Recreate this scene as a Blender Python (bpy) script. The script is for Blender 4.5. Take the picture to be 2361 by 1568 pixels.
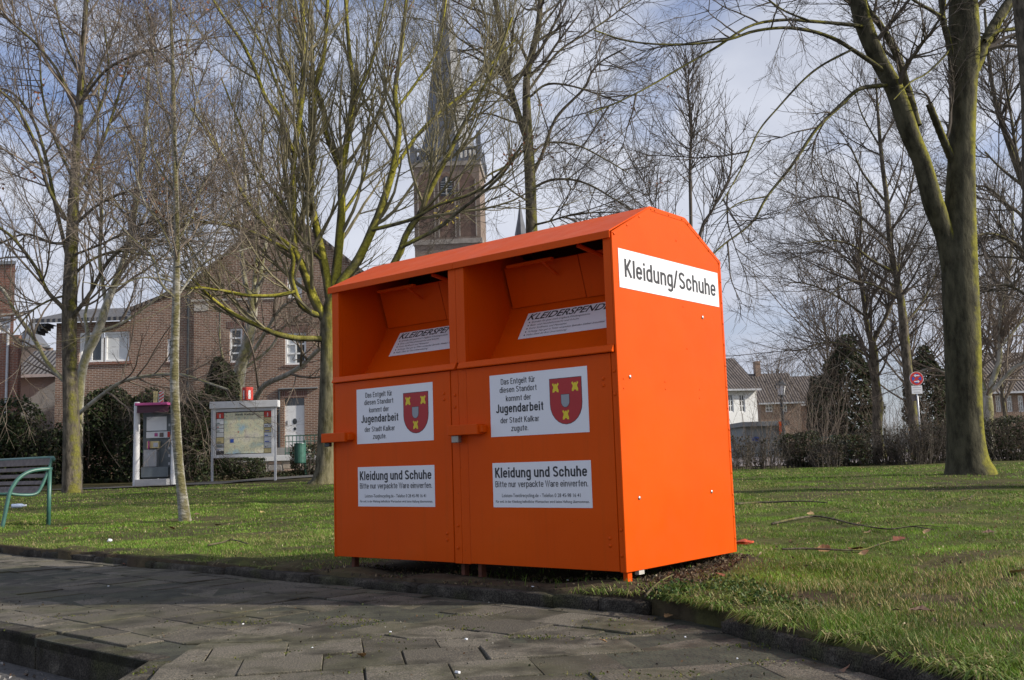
import bpy, bmesh, math, random
import numpy as np
from mathutils import Vector, Matrix
for o in list(bpy.data.objects): bpy.data.objects.remove(o)
S = bpy.context.scene
COL = S.collection
RNG = np.random.default_rng(7)
random.seed(7)

# ------------------------------------------------------------------ camera
FPX, PITCH, ROLL, CZ = 2290.3, 0.1211, 0.0319, 0.665
cp, sp, cr, sr = math.cos(PITCH), math.sin(PITCH), math.cos(ROLL), math.sin(ROLL)
FW = np.array([0, cp, sp]); U0 = np.array([0, -sp, cp]); R0 = np.array([1., 0, 0])
RT = cr * R0 - sr * U0; UP = sr * R0 + cr * U0
CAMP = np.array([0, 0, CZ])
cd = bpy.data.cameras.new('camera'); cam = bpy.data.objects.new('camera', cd); COL.objects.link(cam)
cd.sensor_width = 36; cd.lens = 36 * FPX / 2361; cd.clip_start = 0.05; cd.clip_end = 3000
cam.matrix_world = Matrix(((RT[0], UP[0], -FW[0], 0), (RT[1], UP[1], -FW[1], 0), (RT[2], UP[2], -FW[2], CZ), (0, 0, 0, 1)))
S.camera = cam
S.render.resolution_x, S.render.resolution_y = 1024, 680

# ------------------------------------------------------------------ light
SUN_EL = math.radians(29); SUN_AZ = math.atan2(-0.21, 1.0)          # direction towards the sun in the ground plane
sv = Vector((math.cos(SUN_EL) * math.cos(SUN_AZ), math.cos(SUN_EL) * math.sin(SUN_AZ), math.sin(SUN_EL)))
sl = bpy.data.lights.new('sun', 'SUN'); sl.energy = 4.7; sl.angle = math.radians(0.9); sl.color = (1, .93, .82)
so = bpy.data.objects.new('sun', sl); COL.objects.link(so); so.rotation_euler = sv.to_track_quat('Z', 'Y').to_euler()
so.location = (30, 0, 30)
W = bpy.data.worlds.new('World'); S.world = W; W.use_nodes = True
nt = W.node_tree; nt.nodes.clear()
def N(t, typ, **k):
    n = t.nodes.new(typ)
    for a, b in k.items():
        if a.startswith('i_'): n.inputs[int(a[2:]) if a[2:].isdigit() else a[2:]].default_value = b
        else: setattr(n, a, b)
    return n
def L(t, a, b): t.links.new(a, b)
def ramp(t, fac, stops):
    r = t.nodes.new('ShaderNodeValToRGB'); e = r.color_ramp.elements
    while len(e) < len(stops): e.new(0.5)
    for i, (p, c) in enumerate(stops):
        e[i].position = p; e[i].color = tuple(c) + (1,) if len(c) == 3 else c
    L(t, fac, r.inputs[0]); return r.outputs[0]
def mix(t, fac, a, b, blend='MIX'):
    m = t.nodes.new('ShaderNodeMixRGB'); m.blend_type = blend
    for i, v in ((0, fac), (1, a), (2, b)):
        if hasattr(v, 'links'): L(t, v, m.inputs[i])
        else: m.inputs[i].default_value = v if i == 0 else (tuple(v) + (1,) if len(v) == 3 else v)
    return m.outputs[0]
sky = N(nt, 'ShaderNodeTexSky', sky_type='NISHITA', sun_disc=False, sun_elevation=SUN_EL, sun_rotation=math.pi / 2 - SUN_AZ)
sky.air_density = 1.1; sky.dust_density = 1.5
tc = N(nt, 'ShaderNodeTexCoord')
mp = N(nt, 'ShaderNodeMapping'); mp.inputs['Scale'].default_value = (1, 1, 1.9); mp.inputs['Location'].default_value = (1.35, .42, .2)
L(nt, tc.outputs['Generated'], mp.inputs[0])
n1 = N(nt, 'ShaderNodeTexNoise'); n1.inputs['Scale'].default_value = 2.6; n1.inputs['Detail'].default_value = 7; n1.inputs['Roughness'].default_value = .52
n1.inputs['Distortion'].default_value = .35
L(nt, mp.outputs[0], n1.inputs['Vector'])
n2 = N(nt, 'ShaderNodeTexNoise'); n2.inputs['Scale'].default_value = 3.7; n2.inputs['Detail'].default_value = 6
L(nt, mp.outputs[0], n2.inputs['Vector'])
cov = ramp(nt, n1.outputs[0], [(.38, (0, 0, 0)), (.53, (1, 1, 1))])
shade = ramp(nt, n2.outputs[0], [(.32, (6.3, 6.8, 8.2)), (.62, (8.6, 9.0, 10.2))])
blue = mix(nt, 1.0, sky.outputs[0], (1.15, 1.30, 1.75), 'MULTIPLY')
skyc = mix(nt, cov, blue, shade)
bg = N(nt, 'ShaderNodeBackground'); bg.inputs[1].default_value = 0.075
L(nt, skyc, bg.inputs[0])
wo = N(nt, 'ShaderNodeOutputWorld'); L(nt, bg.outputs[0], wo.inputs[0])
S.view_settings.view_transform = 'Standard'; S.view_settings.look = 'None'
S.view_settings.exposure = 0.18; S.view_settings.gamma = 1; S.view_settings.use_curve_mapping = False

# ------------------------------------------------------------------ helpers
def ray(x, y): return FW * FPX + RT * (x - 1180.5) - UP * (y - 784)
def at(x, y, Y):                       # where a sight line meets the distance Y
    d = ray(x, y); return CAMP + d * (Y / d[1])
def gz(x, y, z=0.0):                   # where a sight line meets the height z
    d = ray(x, y); return CAMP + d * ((z - CZ) / d[2])
def tag(o, label=None, cat=None, group=None, kind=None):
    if label: o['label'] = label
    if cat: o['category'] = cat
    if group: o['group'] = group
    if kind: o['kind'] = kind
    return o
def empty(name, loc=(0, 0, 0), rz=0.0):
    o = bpy.data.objects.new(name, None); COL.objects.link(o)
    o.location = loc; o.rotation_euler = (0, 0, rz); o.empty_display_size = .2
    return o
def link(name, me, mat, parent=None, loc=None, rot=None):
    o = bpy.data.objects.new(name, me); COL.objects.link(o)
    if mat is not None and not me.materials: me.materials.append(mat)
    if parent is not None: o.parent = parent
    if loc is not None: o.location = loc
    if rot is not None: o.rotation_euler = rot
    return o
def raw_mesh(name, V, faces, smooth=False, col=None):
    """V (n,3); faces: list of int arrays (m,k)"""
    me = bpy.data.meshes.new(name)
    V = np.ascontiguousarray(V, dtype=np.float32)
    me.vertices.add(len(V)); me.vertices.foreach_set('co', V.ravel())
    faces = [np.asarray(f, dtype=np.int32) for f in faces if len(f)]
    li = np.concatenate([f.ravel() for f in faces])
    st = []; b = 0
    for f in faces:
        st.append(b + np.arange(len(f), dtype=np.int32) * f.shape[1]); b += f.size
    st = np.concatenate(st)
    me.loops.add(len(li)); me.loops.foreach_set('vertex_index', li)
    me.polygons.add(len(st)); me.polygons.foreach_set('loop_start', st)
    me.polygons.foreach_set('use_smooth', np.full(len(st), smooth))
    if col is not None:
        a = me.color_attributes.new('Col', 'FLOAT_COLOR', 'POINT')
        c4 = np.ones((len(V), 4), np.float32); c4[:, :3] = col
        a.data.foreach_set('color', c4.ravel())
    me.update(calc_edges=True)
    return me
def catmull(P, n):
    P = np.asarray(P, float); m = len(P)
    if m == 2: return P[0] + (P[1] - P[0]) * np.linspace(0, 1, n)[:, None]
    Q = np.vstack([2 * P[0] - P[1], P, 2 * P[-1] - P[-2]])
    out = []
    for t in np.linspace(0, m - 1 - 1e-9, n):
        i = int(t); u = t - i
        a, b, c, d = Q[i], Q[i + 1], Q[i + 2], Q[i + 3]
        out.append(.5 * (2 * b + (c - a) * u + (2 * a - 5 * b + 4 * c - d) * u * u + (3 * b - 3 * c + d - a) * u ** 3))
    return np.array(out)
def tubes(P, Rd, m):
    Nn, K, _ = P.shape
    T = np.gradient(P, axis=1); T /= np.linalg.norm(T, axis=2, keepdims=True) + 1e-9
    ax = np.argmin(np.abs(T.mean(axis=1)), axis=1)
    ref = np.eye(3)[ax][:, None, :]
    a = np.cross(T, ref); a /= np.linalg.norm(a, axis=2, keepdims=True) + 1e-9
    b = np.cross(T, a)
    ang = np.arange(m) * 2 * np.pi / m
    V = P[:, :, None] + Rd[:, :, None, None] * (a[:, :, None] * np.cos(ang)[:, None] + b[:, :, None] * np.sin(ang)[:, None])
    idx = np.arange(Nn * K * m).reshape(Nn, K, m)
    F = np.stack([idx[:, :-1, :], np.roll(idx, -1, 2)[:, :-1, :], np.roll(idx, -1, 2)[:, 1:, :], idx[:, 1:, :]], -1).reshape(-1, 4)
    return V.reshape(-1, 3), F
class MB:
    def __init__(s): s.v = []; s.f = []
    def add(s, V, F):
        b = len(s.v); s.v += [tuple(map(float, p)) for p in V]; s.f += [tuple(int(i) + b for i in f) for f in F]; return s
    def box(s, x0, x1, y0, y1, z0, z1):
        return s.add([(x0, y0, z0), (x1, y0, z0), (x1, y1, z0), (x0, y1, z0), (x0, y0, z1), (x1, y0, z1), (x1, y1, z1), (x0, y1, z1)],
                     [(0, 3, 2, 1), (4, 5, 6, 7), (0, 1, 5, 4), (1, 2, 6, 5), (2, 3, 7, 6), (3, 0, 4, 7)])
    def prism(s, poly, fn, d0, d1):            # poly of 2d points, fn(a,b,d) -> xyz
        n = len(poly); V = [fn(a, b, d0) for a, b in poly] + [fn(a, b, d1) for a, b in poly]
        F = [tuple(range(n)), tuple(range(2 * n - 1, n - 1, -1))] + [(i, i + n, (i + 1) % n + n, (i + 1) % n) for i in range(n)]
        return s.add(V, F)
    def tube(s, pts, r, m=10, caps=True, n=None):
        pts = np.asarray(pts, float)
        if n: pts = catmull(pts, n)
        rr = np.full(len(pts), r) if np.isscalar(r) else (np.interp(np.linspace(0, 1, len(pts)), np.linspace(0, 1, len(r)), r))
        V, F = tubes(pts[None], rr[None], m); F = [tuple(f) for f in F]
        if caps: F.append(tuple(range(m - 1, -1, -1))); k = len(pts); F.append(tuple(range((k - 1) * m, k * m)))
        return s.add(V, F)
    def lathe(s, prof, m=16, c=(0, 0, 0)):     # prof list of (r,z)
        V = []; F = []
        for r, z in prof:
            for j in range(m): V.append((c[0] + r * math.cos(2 * math.pi * j / m), c[1] + r * math.sin(2 * math.pi * j / m), c[2] + z))
        for i in range(len(prof) - 1):
            for j in range(m): F.append((i * m + j, i * m + (j + 1) % m, (i + 1) * m + (j + 1) % m, (i + 1) * m + j))
        F.append(tuple(range(m - 1, -1, -1))); F.append(tuple(range((len(prof) - 1) * m, len(prof) * m)))
        return s.add(V, F)
    def build(s, name, mat, parent=None, loc=None, rot=None, bevel=0, smooth=False, seg=2):
        me = bpy.data.meshes.new(name); me.from_pydata(s.v, [], s.f); me.update()
        bm = bmesh.new(); bm.from_mesh(me); bmesh.ops.recalc_face_normals(bm, faces=bm.faces)
        if bevel: bmesh.ops.bevel(bm, geom=[e for e in bm.edges if e.is_manifold and e.calc_face_angle(0) > .6], offset=bevel, segments=seg, profile=.5, affect='EDGES', clamp_overlap=True)
        bm.to_mesh(me); bm.free()
        if smooth: me.polygons.foreach_set('use_smooth', [True] * len(me.polygons))
        o = link(name, me, mat, parent, loc, rot)
        return o
def box(name, mat, parent, x0, x1, y0, y1, z0, z1, bevel=0): return MB().box(x0, x1, y0, y1, z0, z1).build(name, mat, parent, bevel=bevel)

# ------------------------------------------------------------------ materials
def newmat(name):
    m = bpy.data.materials.new(name); m.use_nodes = True; t = m.node_tree
    return m, t, t.nodes['Principled BSDF']
def bump(t, b, h, strength, dist=.01):
    n = N(t, 'ShaderNodeBump'); n.inputs['Strength'].default_value = strength; n.inputs['Distance'].default_value = dist
    L(t, h, n.inputs['Height']); L(t, n.outputs[0], b.inputs['Normal'])
def noise(t, scale, detail=4, co='Object', rough=.55, vec=None):
    n = N(t, 'ShaderNodeTexNoise'); n.inputs['Scale'].default_value = scale; n.inputs['Detail'].default_value = detail; n.inputs['Roughness'].default_value = rough
    if vec is None:
        c = N(t, 'ShaderNodeTexCoord'); vec = c.outputs[co]
    L(t, vec, n.inputs['Vector']); return n.outputs[0]
def pm(name, c, rough=.6, var=.18, scale=6, bmp=0, bs=60, metal=0, spec=.5, bdist=.004):
    m, t, b = newmat(name); c = np.array(c)
    lo = tuple(np.clip(c * (1 - var), 0, 1)); hi = tuple(np.clip(c * (1 + var), 0, 1))
    f = noise(t, scale, 5); L(t, ramp(t, f, [(.3, lo), (.7, hi)]), b.inputs['Base Color'])
    b.inputs['Roughness'].default_value = rough; b.inputs['Metallic'].default_value = metal; b.inputs['Specular IOR Level'].default_value = spec
    if bmp: bump(t, b, noise(t, bs, 4), bmp, bdist)
    return m
def attr_mat(name, rough=.7, trans=0, spec=.3):
    m, t, b = newmat(name)
    a = N(t, 'ShaderNodeVertexColor'); a.layer_name = 'Col'
    L(t, a.outputs[0], b.inputs['Base Color']); b.inputs['Roughness'].default_value = rough; b.inputs['Specular IOR Level'].default_value = spec
    if trans:
        tr = N(t, 'ShaderNodeBsdfTranslucent'); L(t, a.outputs[0], tr.inputs[0])
        ms = N(t, 'ShaderNodeMixShader'); ms.inputs[0].default_value = trans
        L(t, b.outputs[0], ms.inputs[1]); L(t, tr.outputs[0], ms.inputs[2]); L(t, ms.outputs[0], t.nodes['Material Output'].inputs[0])
    return m
def bark(name, c1, c2, moss=(.20, .19, .02), amt=.5, dirv=(.7, -.3, .45), sc=5, rings=False, zlow=None):
    m, t, b = newmat(name)
    tcn = N(t, 'ShaderNodeTexCoord'); mpn = N(t, 'ShaderNodeMapping'); mpn.inputs['Scale'].default_value = (1, 1, .35)
    if rings: mpn.inputs['Scale'].default_value = (.5, .5, 2.2)
    L(t, tcn.outputs['Object'], mpn.inputs[0])
    f = noise(t, sc * 2.2, 8, vec=mpn.outputs[0], rough=.65)
    base = ramp(t, f, [(.38, c1), (.60, c2)])
    g = N(t, 'ShaderNodeNewGeometry'); d = N(t, 'ShaderNodeVectorMath', operation='DOT_PRODUCT')
    L(t, g.outputs['Normal'], d.inputs[0]); v = np.array(dirv) / np.linalg.norm(dirv); d.inputs[1].default_value = tuple(v)
    mr = N(t, 'ShaderNodeMapRange'); mr.inputs[1].default_value = -.35; mr.inputs[2].default_value = .9; L(t, d.outputs['Value'], mr.inputs[0])
    f2 = noise(t, sc * .55, 7, rough=.7)
    mu = N(t, 'ShaderNodeMath', operation='MULTIPLY'); L(t, mr.outputs[0], mu.inputs[0]); L(t, f2, mu.inputs[1])
    k = ramp(t, mu.outputs[0], [(.50 - .48 * amt, (0, 0, 0)), (.62 - .38 * amt, (1, 1, 1))])
    if zlow:
        sx = N(t, 'ShaderNodeSeparateXYZ'); L(t, tcn.outputs['Object'], sx.inputs[0]); m2 = N(t, 'ShaderNodeMapRange'); m2.inputs[1].default_value = zlow[0]; m2.inputs[2].default_value = zlow[1]; m2.inputs[3].default_value = .12; L(t, sx.outputs[2], m2.inputs[0])
        m3 = N(t, 'ShaderNodeMath', operation='MULTIPLY'); L(t, k, m3.inputs[0]); L(t, m2.outputs[0], m3.inputs[1]); k = m3.outputs[0]
    mc = ramp(t, noise(t, sc * 6, 3), [(.35, tuple(np.array(moss) * .6)), (.65, moss)])
    L(t, mix(t, k, base, mc), b.inputs['Base Color'])
    b.inputs['Roughness'].default_value = .9; b.inputs['Specular IOR Level'].default_value = .15
    bump(t, b, f, .9, .05)
    return m

M = {}
def paint():
    m, t, b = newmat('orange_paint')
    f = noise(t, 1.1, 5); base = ramp(t, f, [(.3, (.64, .072, .0008)), (.7, (.72, .090, .0012))])
    sp_ = noise(t, 95, 2); k = ramp(t, sp_, [(.66, (0, 0, 0)), (.74, (.35, .35, .35))])
    base = mix(t, k, base, (.28, .035, .002))
    d2 = noise(t, 2.3, 8, rough=.7); base = mix(t, ramp(t, d2, [(.60, (0, 0, 0)), (.80, (.30, .30, .30))]), base, (.46, .085, .008))
    tq = N(t, 'ShaderNodeTexCoord'); mq = N(t, 'ShaderNodeMapping'); mq.inputs['Scale'].default_value = (14, 14, .5); L(t, tq.outputs['Object'], mq.inputs[0])
    base = mix(t, ramp(t, noise(t, 1.6, 5, vec=mq.outputs[0], rough=.6), [(.52, (0,) * 3), (.75, (.34,) * 3)]), base, (.52, .075, .004))
    mq2 = N(t, 'ShaderNodeMapping'); mq2.inputs['Scale'].default_value = (3, 3, 40); mq2.inputs['Rotation'].default_value = (.3, .25, .4); L(t, tq.outputs['Object'], mq2.inputs[0])
    base = mix(t, ramp(t, noise(t, 2.5, 6, vec=mq2.outputs[0], rough=.75), [(.70, (0,) * 3), (.78, (.5,) * 3)]), base, (.60, .20, .06))
    L(t, base, b.inputs['Base Color'])
    rr = ramp(t, noise(t, 6, 5), [(.3, (.36,) * 3), (.7, (.52,) * 3)]); L(t, rr, b.inputs['Roughness'])
    b.inputs['Specular IOR Level'].default_value = .13
    ad = N(t, 'ShaderNodeMath', operation='ADD'); L(t, noise(t, 160, 2), ad.inputs[0])
    sc_ = N(t, 'ShaderNodeMath', operation='MULTIPLY'); L(t, noise(t, 2.2, 2), sc_.inputs[0]); sc_.inputs[1].default_value = 16
    L(t, sc_.outputs[0], ad.inputs[1]); bump(t, b, ad.outputs[0], .35, .0016)
    return m
M['orange'] = paint()
M['shaded_leg'] = pm('rusty_shaded_leg', (.13, .042, .022), .8, .4, 20, bmp=.3)  # dark rust tone with the shade on these legs put into the colour
M['silver'] = pm('galvanised_steel', (.55, .55, .55), .35, .1, 20, metal=.8)
M['brass'] = pm('dull_padlock_metal', (.32, .30, .26), .4, .15, 30, metal=.6)
M['white_vinyl'] = pm('white_vinyl', (.80, .80, .82), .42, .03, 3, spec=.4)
M['ink'] = pm('black_ink', (.025, .025, .028), .5, .1, 5)
M['ink_red'] = pm('shield_red', (.42, .02, .02), .5, .06, 5)
M['ink_yellow'] = pm('shield_yellow', (.75, .58, .02), .5, .06, 5)
M['ink_grey'] = pm('shield_grey', (.30, .32, .34), .5, .05, 5)
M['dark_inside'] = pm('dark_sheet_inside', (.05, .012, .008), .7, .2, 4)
M['green_metal'] = pm('green_painted_steel', (.045, .13, .10), .4, .25, 9, bmp=.1)
M['slat_wood'] = pm('weathered_brown_slat', (.15, .122, .108), .7, .3, 14, bmp=.3)
M['white_metal'] = pm('white_powder_coat', (.72, .72, .72), .4, .06, 5)
M['grey_metal'] = pm('light_grey_aluminium', (.50, .51, .53), .4, .08, 5, metal=.2)
M['booth_grey'] = pm('booth_grey', (.13, .15, .16), .4, .15, 5)
M['booth_light'] = pm('booth_base_grey', (.36, .36, .37), .5, .1, 8)
M['magenta'] = pm('magenta_plastic', (.46, .07, .24), .4, .08, 5)
M['magenta_dark'] = pm('dark_purple_panel', (.075, .012, .032), .4, .1, 5)
M['red'] = pm('sign_red', (.60, .03, .015), .4, .06, 5)
M['blue'] = pm('sign_blue', (.03, .09, .42), .4, .06, 5)
M['cream'] = pm('cream_board', (.70, .58, .28), .6, .1, 8)
M['paper'] = pm('white_paper', (.75, .76, .78), .6, .06, 5)
M['iron'] = pm('dark_iron', (.03, .035, .04), .5, .2, 20)
M['lamp_glass'] = pm('opal_lamp_glass', (.80, .81, .82), .25, .05, 5)
M['win_glass'] = pm('dark_window_glass', (.035, .04, .045), .08, .4, 1.2, spec=.8)
M['curtain'] = pm('white_curtain_behind_glass', (.66, .67, .66), .35, .08, 2.5)
M['white_wood'] = pm('white_window_paint', (.80, .80, .79), .5, .04, 5)
M['zinc'] = pm('zinc', (.22, .23, .24), .5, .15, 4)
M['stone_pale'] = pm('pale_stone', (.46, .43, .38), .8, .15, 4, bmp=.3, bs=20)
M['plaster_white'] = pm('white_plaster', (.84, .84, .82), .8, .06, 1.5)
M['plaster_grey'] = pm('grey_plaster', (.30, .31, .31), .8, .12, 1.2)
M['slate'] = pm('slate', (.10, .105, .12), .55, .25, 1.3, bmp=.3, bs=8, bdist=.03)
M['stone_dull'] = pm('weathered_church_stone', (.25, .215, .18), .85, .25, 2)
M['gold'] = pm('gilding', (.75, .52, .08), .3, .1, 5, metal=.6)
M['soil'] = pm('soil', (.045, .035, .026), .95, .4, 14, bmp=.8, bs=40, bdist=.02)

def brick(name, c1, c2, mortar, bw=.25, bh=.077):
    m, t, b = newmat(name)
    c = N(t, 'ShaderNodeTexCoord'); s = N(t, 'ShaderNodeSeparateXYZ'); L(t, c.outputs['Object'], s.inputs[0])
    a = N(t, 'ShaderNodeMath', operation='ADD'); L(t, s.outputs[0], a.inputs[0]); L(t, s.outputs[1], a.inputs[1])
    cb = N(t, 'ShaderNodeCombineXYZ'); L(t, a.outputs[0], cb.inputs[0]); L(t, s.outputs[2], cb.inputs[1])
    br = N(t, 'ShaderNodeTexBrick'); br.offset = .5
    L(t, cb.outputs[0], br.inputs['Vector'])
    for k, v in (('Color1', c1), ('Color2', c2), ('Mortar', mortar)): br.inputs[k].default_value = tuple(v) + (1,)
    br.inputs['Scale'].default_value = 1; br.inputs['Mortar Size'].default_value = .012; br.inputs['Brick Width'].default_value = bw; br.inputs['Row Height'].default_value = bh
    br.inputs['Mortar Smooth'].default_value = .1; br.inputs['Bias'].default_value = 0
    f = noise(t, .9, 6); col = mix(t, ramp(t, f, [(.3, (.25,) * 3), (.7, (0,) * 3)]), br.outputs[0], (.07, .05, .04))
    L(t, col, b.inputs['Base Color']); b.inputs['Roughness'].default_value = .9
    bump(t, b, br.outputs['Fac'], -.6, .012)
    return m
M['brick'] = brick('brown_brick', (.27, .135, .08), (.18, .09, .06), (.44, .38, .31))
M['brick_red'] = brick('orange_red_brick', (.30, .10, .05), (.20, .07, .045), (.30, .24, .2))
M['brick_dark'] = brick('soldier_course', (.16, .055, .035), (.11, .045, .035), (.25, .2, .17), .075, .26)
M['brick_church'] = brick('church_brick', (.205, .142, .102), (.15, .105, .08), (.26, .23, .195), .5, .16)
def tiles(name, c1, c2, rx=.24, rz=.3):
    m, t, b = newmat(name)
    c = N(t, 'ShaderNodeTexCoord'); s = N(t, 'ShaderNodeSeparateXYZ'); L(t, c.outputs['Object'], s.inputs[0])
    w = N(t, 'ShaderNodeMath', operation='MULTIPLY'); L(t, s.outputs[0], w.inputs[0]); w.inputs[1].default_value = 2 * math.pi / rx
    si = N(t, 'ShaderNodeMath', operation='SINE'); L(t, w.outputs[0], si.inputs[0])
    z = N(t, 'ShaderNodeMath', operation='MULTIPLY'); L(t, s.outputs[2], z.inputs[0]); z.inputs[1].default_value = 1 / rz
    fr = N(t, 'ShaderNodeMath', operation='FRACT'); L(t, z.outputs[0], fr.inputs[0])
    ad = N(t, 'ShaderNodeMath', operation='ADD'); L(t, si.outputs[0], ad.inputs[0]); L(t, fr.outputs[0], ad.inputs[1])
    L(t, ramp(t, noise(t, 1.4, 6), [(.3, c1), (.7, c2)]), b.inputs['Base Color']); b.inputs['Roughness'].default_value = .8
    bump(t, b, ad.outputs[0], .8, .04)
    return m
M['tile_brown'] = tiles('brown_roof_tiles', (.065, .053, .047), (.105, .085, .075))
M['tile_grey'] = tiles('grey_roof_tiles', (.08, .08, .085), (.13, .13, .135))
M['bark_moss'] = bark('mossy_bark', (.042, .037, .026), (.165, .148, .105), (.40, .36, .055), .60, (.55, -.45, .45), 3.2, zlow=(2.6, 4.4))
M['bark_big'] = bark('smooth_grey_bark_with_lichen', (.030, .028, .018), (.090, .083, .053), (.23, .215, .032), .36, (.97, -.2, .05), 2.6)
M['bark_brown'] = bark('brown_bark', (.055, .047, .036), (.165, .14, .105), (.19, .18, .04), .19, (.5, -.4, .4))
M['bark_pale'] = bark('pale_bark', (.26, .245, .20), (.46, .44, .38), (.30, .28, .13), .3, (.3, -.5, .2), 3)
M['bark_white'] = bark('whitish_young_bark', (.21, .195, .16), (.43, .41, .355), (.19, .17, .08), .34, (.2, -.3, .2), 7, rings=True)
M['twig_olive'] = pm('olive_twigs', (.21, .185, .115), .9, .35, 1.5, spec=.1)
M['twig_brown'] = pm('brown_twigs', (.19, .155, .122), .9, .3, 1.5, spec=.1)
M['twig_dark'] = pm('dark_twigs', (.115, .098, .082), .9, .3, 1.5, spec=.1)
M['twig_pale'] = pm('pale_twigs', (.22, .20, .16), .9, .25, 1.5, spec=.1)
M['leafcol'] = attr_mat('leaves', .55, .25)
M['grasscol'] = attr_mat('grass_blades', .6, .3)
M['drycol'] = attr_mat('dry_leaves', .8, .15)

# ------------------------------------------------------------------ terrain
KERB = np.array([(-36, 37.85), (-4.29, 9.09), (-.2, 5.38), (.20, 5.03), (.46, 4.83), (.62, 4.64), (.75, 4.40), (.86, 4.16), (1.0, 3.74), (1.2, 3.16), (1.28, 2.95), (1.62, 1.6), (1.9, 0), (2.1, -4.)])
PAVE_Z = -.062
def zt(x, y):
    x = np.asarray(x, float); y = np.asarray(y, float)
    zl = np.interp(y, [0, 10, 13, 18, 23, 27, 30, 38, 45, 80, 400], [0, 0, .02, .16, .26, .30, .39, .56, .68, .8, .8])
    zr = np.interp(y, [0, 10, 13, 17.5, 25, 36, 45, 80, 400], [0, .0, .04, .19, .23, .24, .28, .5, .8])
    k = np.clip((x + 4) / 9, 0, 1); z = zl * (1 - k) + zr * k
    z = z + .012 * np.sin(2.1 * x + 1.3 * y) * np.sin(1.7 * y - .8 * x) + .008 * np.sin(5.3 * x - 2.2 * y + 1) * np.sin(4.1 * y + 3 * x)
    z = z + .062 * np.exp(-((x - 1.33) ** 2 + (y - 6.05) ** 2) / .22) + .025 * np.exp(-((x - .95) ** 2 + (y - 5.35) ** 2) / .12)
    hm = np.exp(-((x - 2.3) / 1.1) ** 2 - ((y - 5.1) / 1.1) ** 2)
    z = z + hm * .035 * np.sin(4.7 * x + 1.6 * y) * np.sin(3.7 * y - 2.3 * x + .5) + hm * .02
    return z
def kerb_dist(x, y):
    """signed distance to the kerb line: positive on the lawn"""
    P = np.stack([np.ravel(x), np.ravel(y)], 1); best = np.full(len(P), 1e9); sgn = np.ones(len(P))
    for a, b in zip(KERB[:-1], KERB[1:]):
        d = b - a; t = np.clip(((P - a) @ d) / (d @ d), 0, 1); q = a + t[:, None] * d; r = P - q
        di = np.hypot(r[:, 0], r[:, 1]); s = np.sign(d[0] * r[:, 1] - d[1] * r[:, 0])
        m = di < best; best = np.where(m, di, best); sgn = np.where(m, s, sgn)
    return (best * sgn).reshape(np.shape(x))
def lawn():
    seg = np.hypot(*np.diff(KERB, axis=0).T); cs = np.concatenate([[0], np.cumsum(seg)])
    s = np.concatenate([np.linspace(0, cs[1], 60)[:-1], np.arange(cs[1], cs[10], .07), np.linspace(cs[10], cs[-1], 30)])
    X = np.interp(s, cs, KERB[:, 0]); Y = np.interp(s, cs, KERB[:, 1])
    tx = np.gradient(X); ty = np.gradient(Y); 
    k = np.ones(9) / 9; tx = np.convolve(np.pad(tx, 4, 'edge'), k, 'valid'); ty = np.convolve(np.pad(ty, 4, 'edge'), k, 'valid')
    l = np.hypot(tx, ty); nx, ny = -ty / l, tx / l
    t = np.concatenate([[.085, .1], .1 * 1.13 ** np.arange(1, 71)]); t = t[t < 600]
    t2 = np.tile(t, (len(X), 1)); lft = np.clip((cs[2] - 2.2 - s) / 1.5, 0, 1); creep = .034 + .041 * lft + .03 * np.clip((s - cs[7]) / .3, 0, 1) + (.022 + .02 * lft) * np.sin(s * 7.3) * np.sin(s * 2.9 + 1) + .012 * np.sin(s * 29); t2[:, 0] = np.clip(.085 - creep, -.035, .085); t2[:, 1] = t2[:, 0] + .012
    GX = X[:, None] + nx[:, None] * t2; GY = Y[:, None] + ny[:, None] * t2
    GZ = zt(GX, GY)
    edge = np.exp(-((t - .22) / .16) ** 2)[None] * (.018 + .022 * np.sin(GX * 3.1 + GY * 2.3) * np.sin(GX * 7 - GY * 5.1))
    GZ = GZ + edge; GZ[:, 0] = -.16; GZ[:, 1] = np.clip(GZ[:, 1], .004, .012)
    n, m = GX.shape; V = np.stack([GX, GY, GZ], -1).reshape(-1, 3)
    idx = np.arange(n * m).reshape(n, m)
    F = np.stack([idx[:-1, :-1], idx[1:, :-1], idx[1:, 1:], idx[:-1, 1:]], -1).reshape(-1, 4)
    # colour: worn soil where nothing grows, thin turf elsewhere
    b = bare(V[:, 0], V[:, 1])[:, None]
    col = (1 - b) * np.array([.075, .085, .026]) + b * np.array([.066, .050, .036])
    me = raw_mesh('lawn', V, [F], True, col)
    m_, t_, bb = newmat('turf_soil'); a = N(t_, 'ShaderNodeVertexColor'); a.layer_name = 'Col'
    f = noise(t_, 9, 8, rough=.7); c = mix(t_, 1.0, a.outputs[0], ramp(t_, f, [(.3, (.45, .45, .45)), (.7, (1.5, 1.45, 1.3))]), 'MULTIPLY')
    f2 = noise(t_, 1.3, 4); c = mix(t_, ramp(t_, f2, [(.48, (0,) * 3), (.68, (.55,) * 3)]), c, (.115, .095, .045))
    L(t_, c, bb.inputs['Base Color']); bb.inputs['Roughness'].default_value = .95; bb.inputs['Specular IOR Level'].default_value = .1
    bump(t_, bb, f, .9, .03)
    return tag(link('lawn', me, m_), kind='structure')
CY = -.6931; CO = np.array([-1.1898, 6.5238]); CU = np.array([math.cos(CY), math.sin(CY)]); CV = np.array([-math.sin(CY), math.cos(CY)])
CW, CD, CB = 2.2457, 1.1787, .0892
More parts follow.
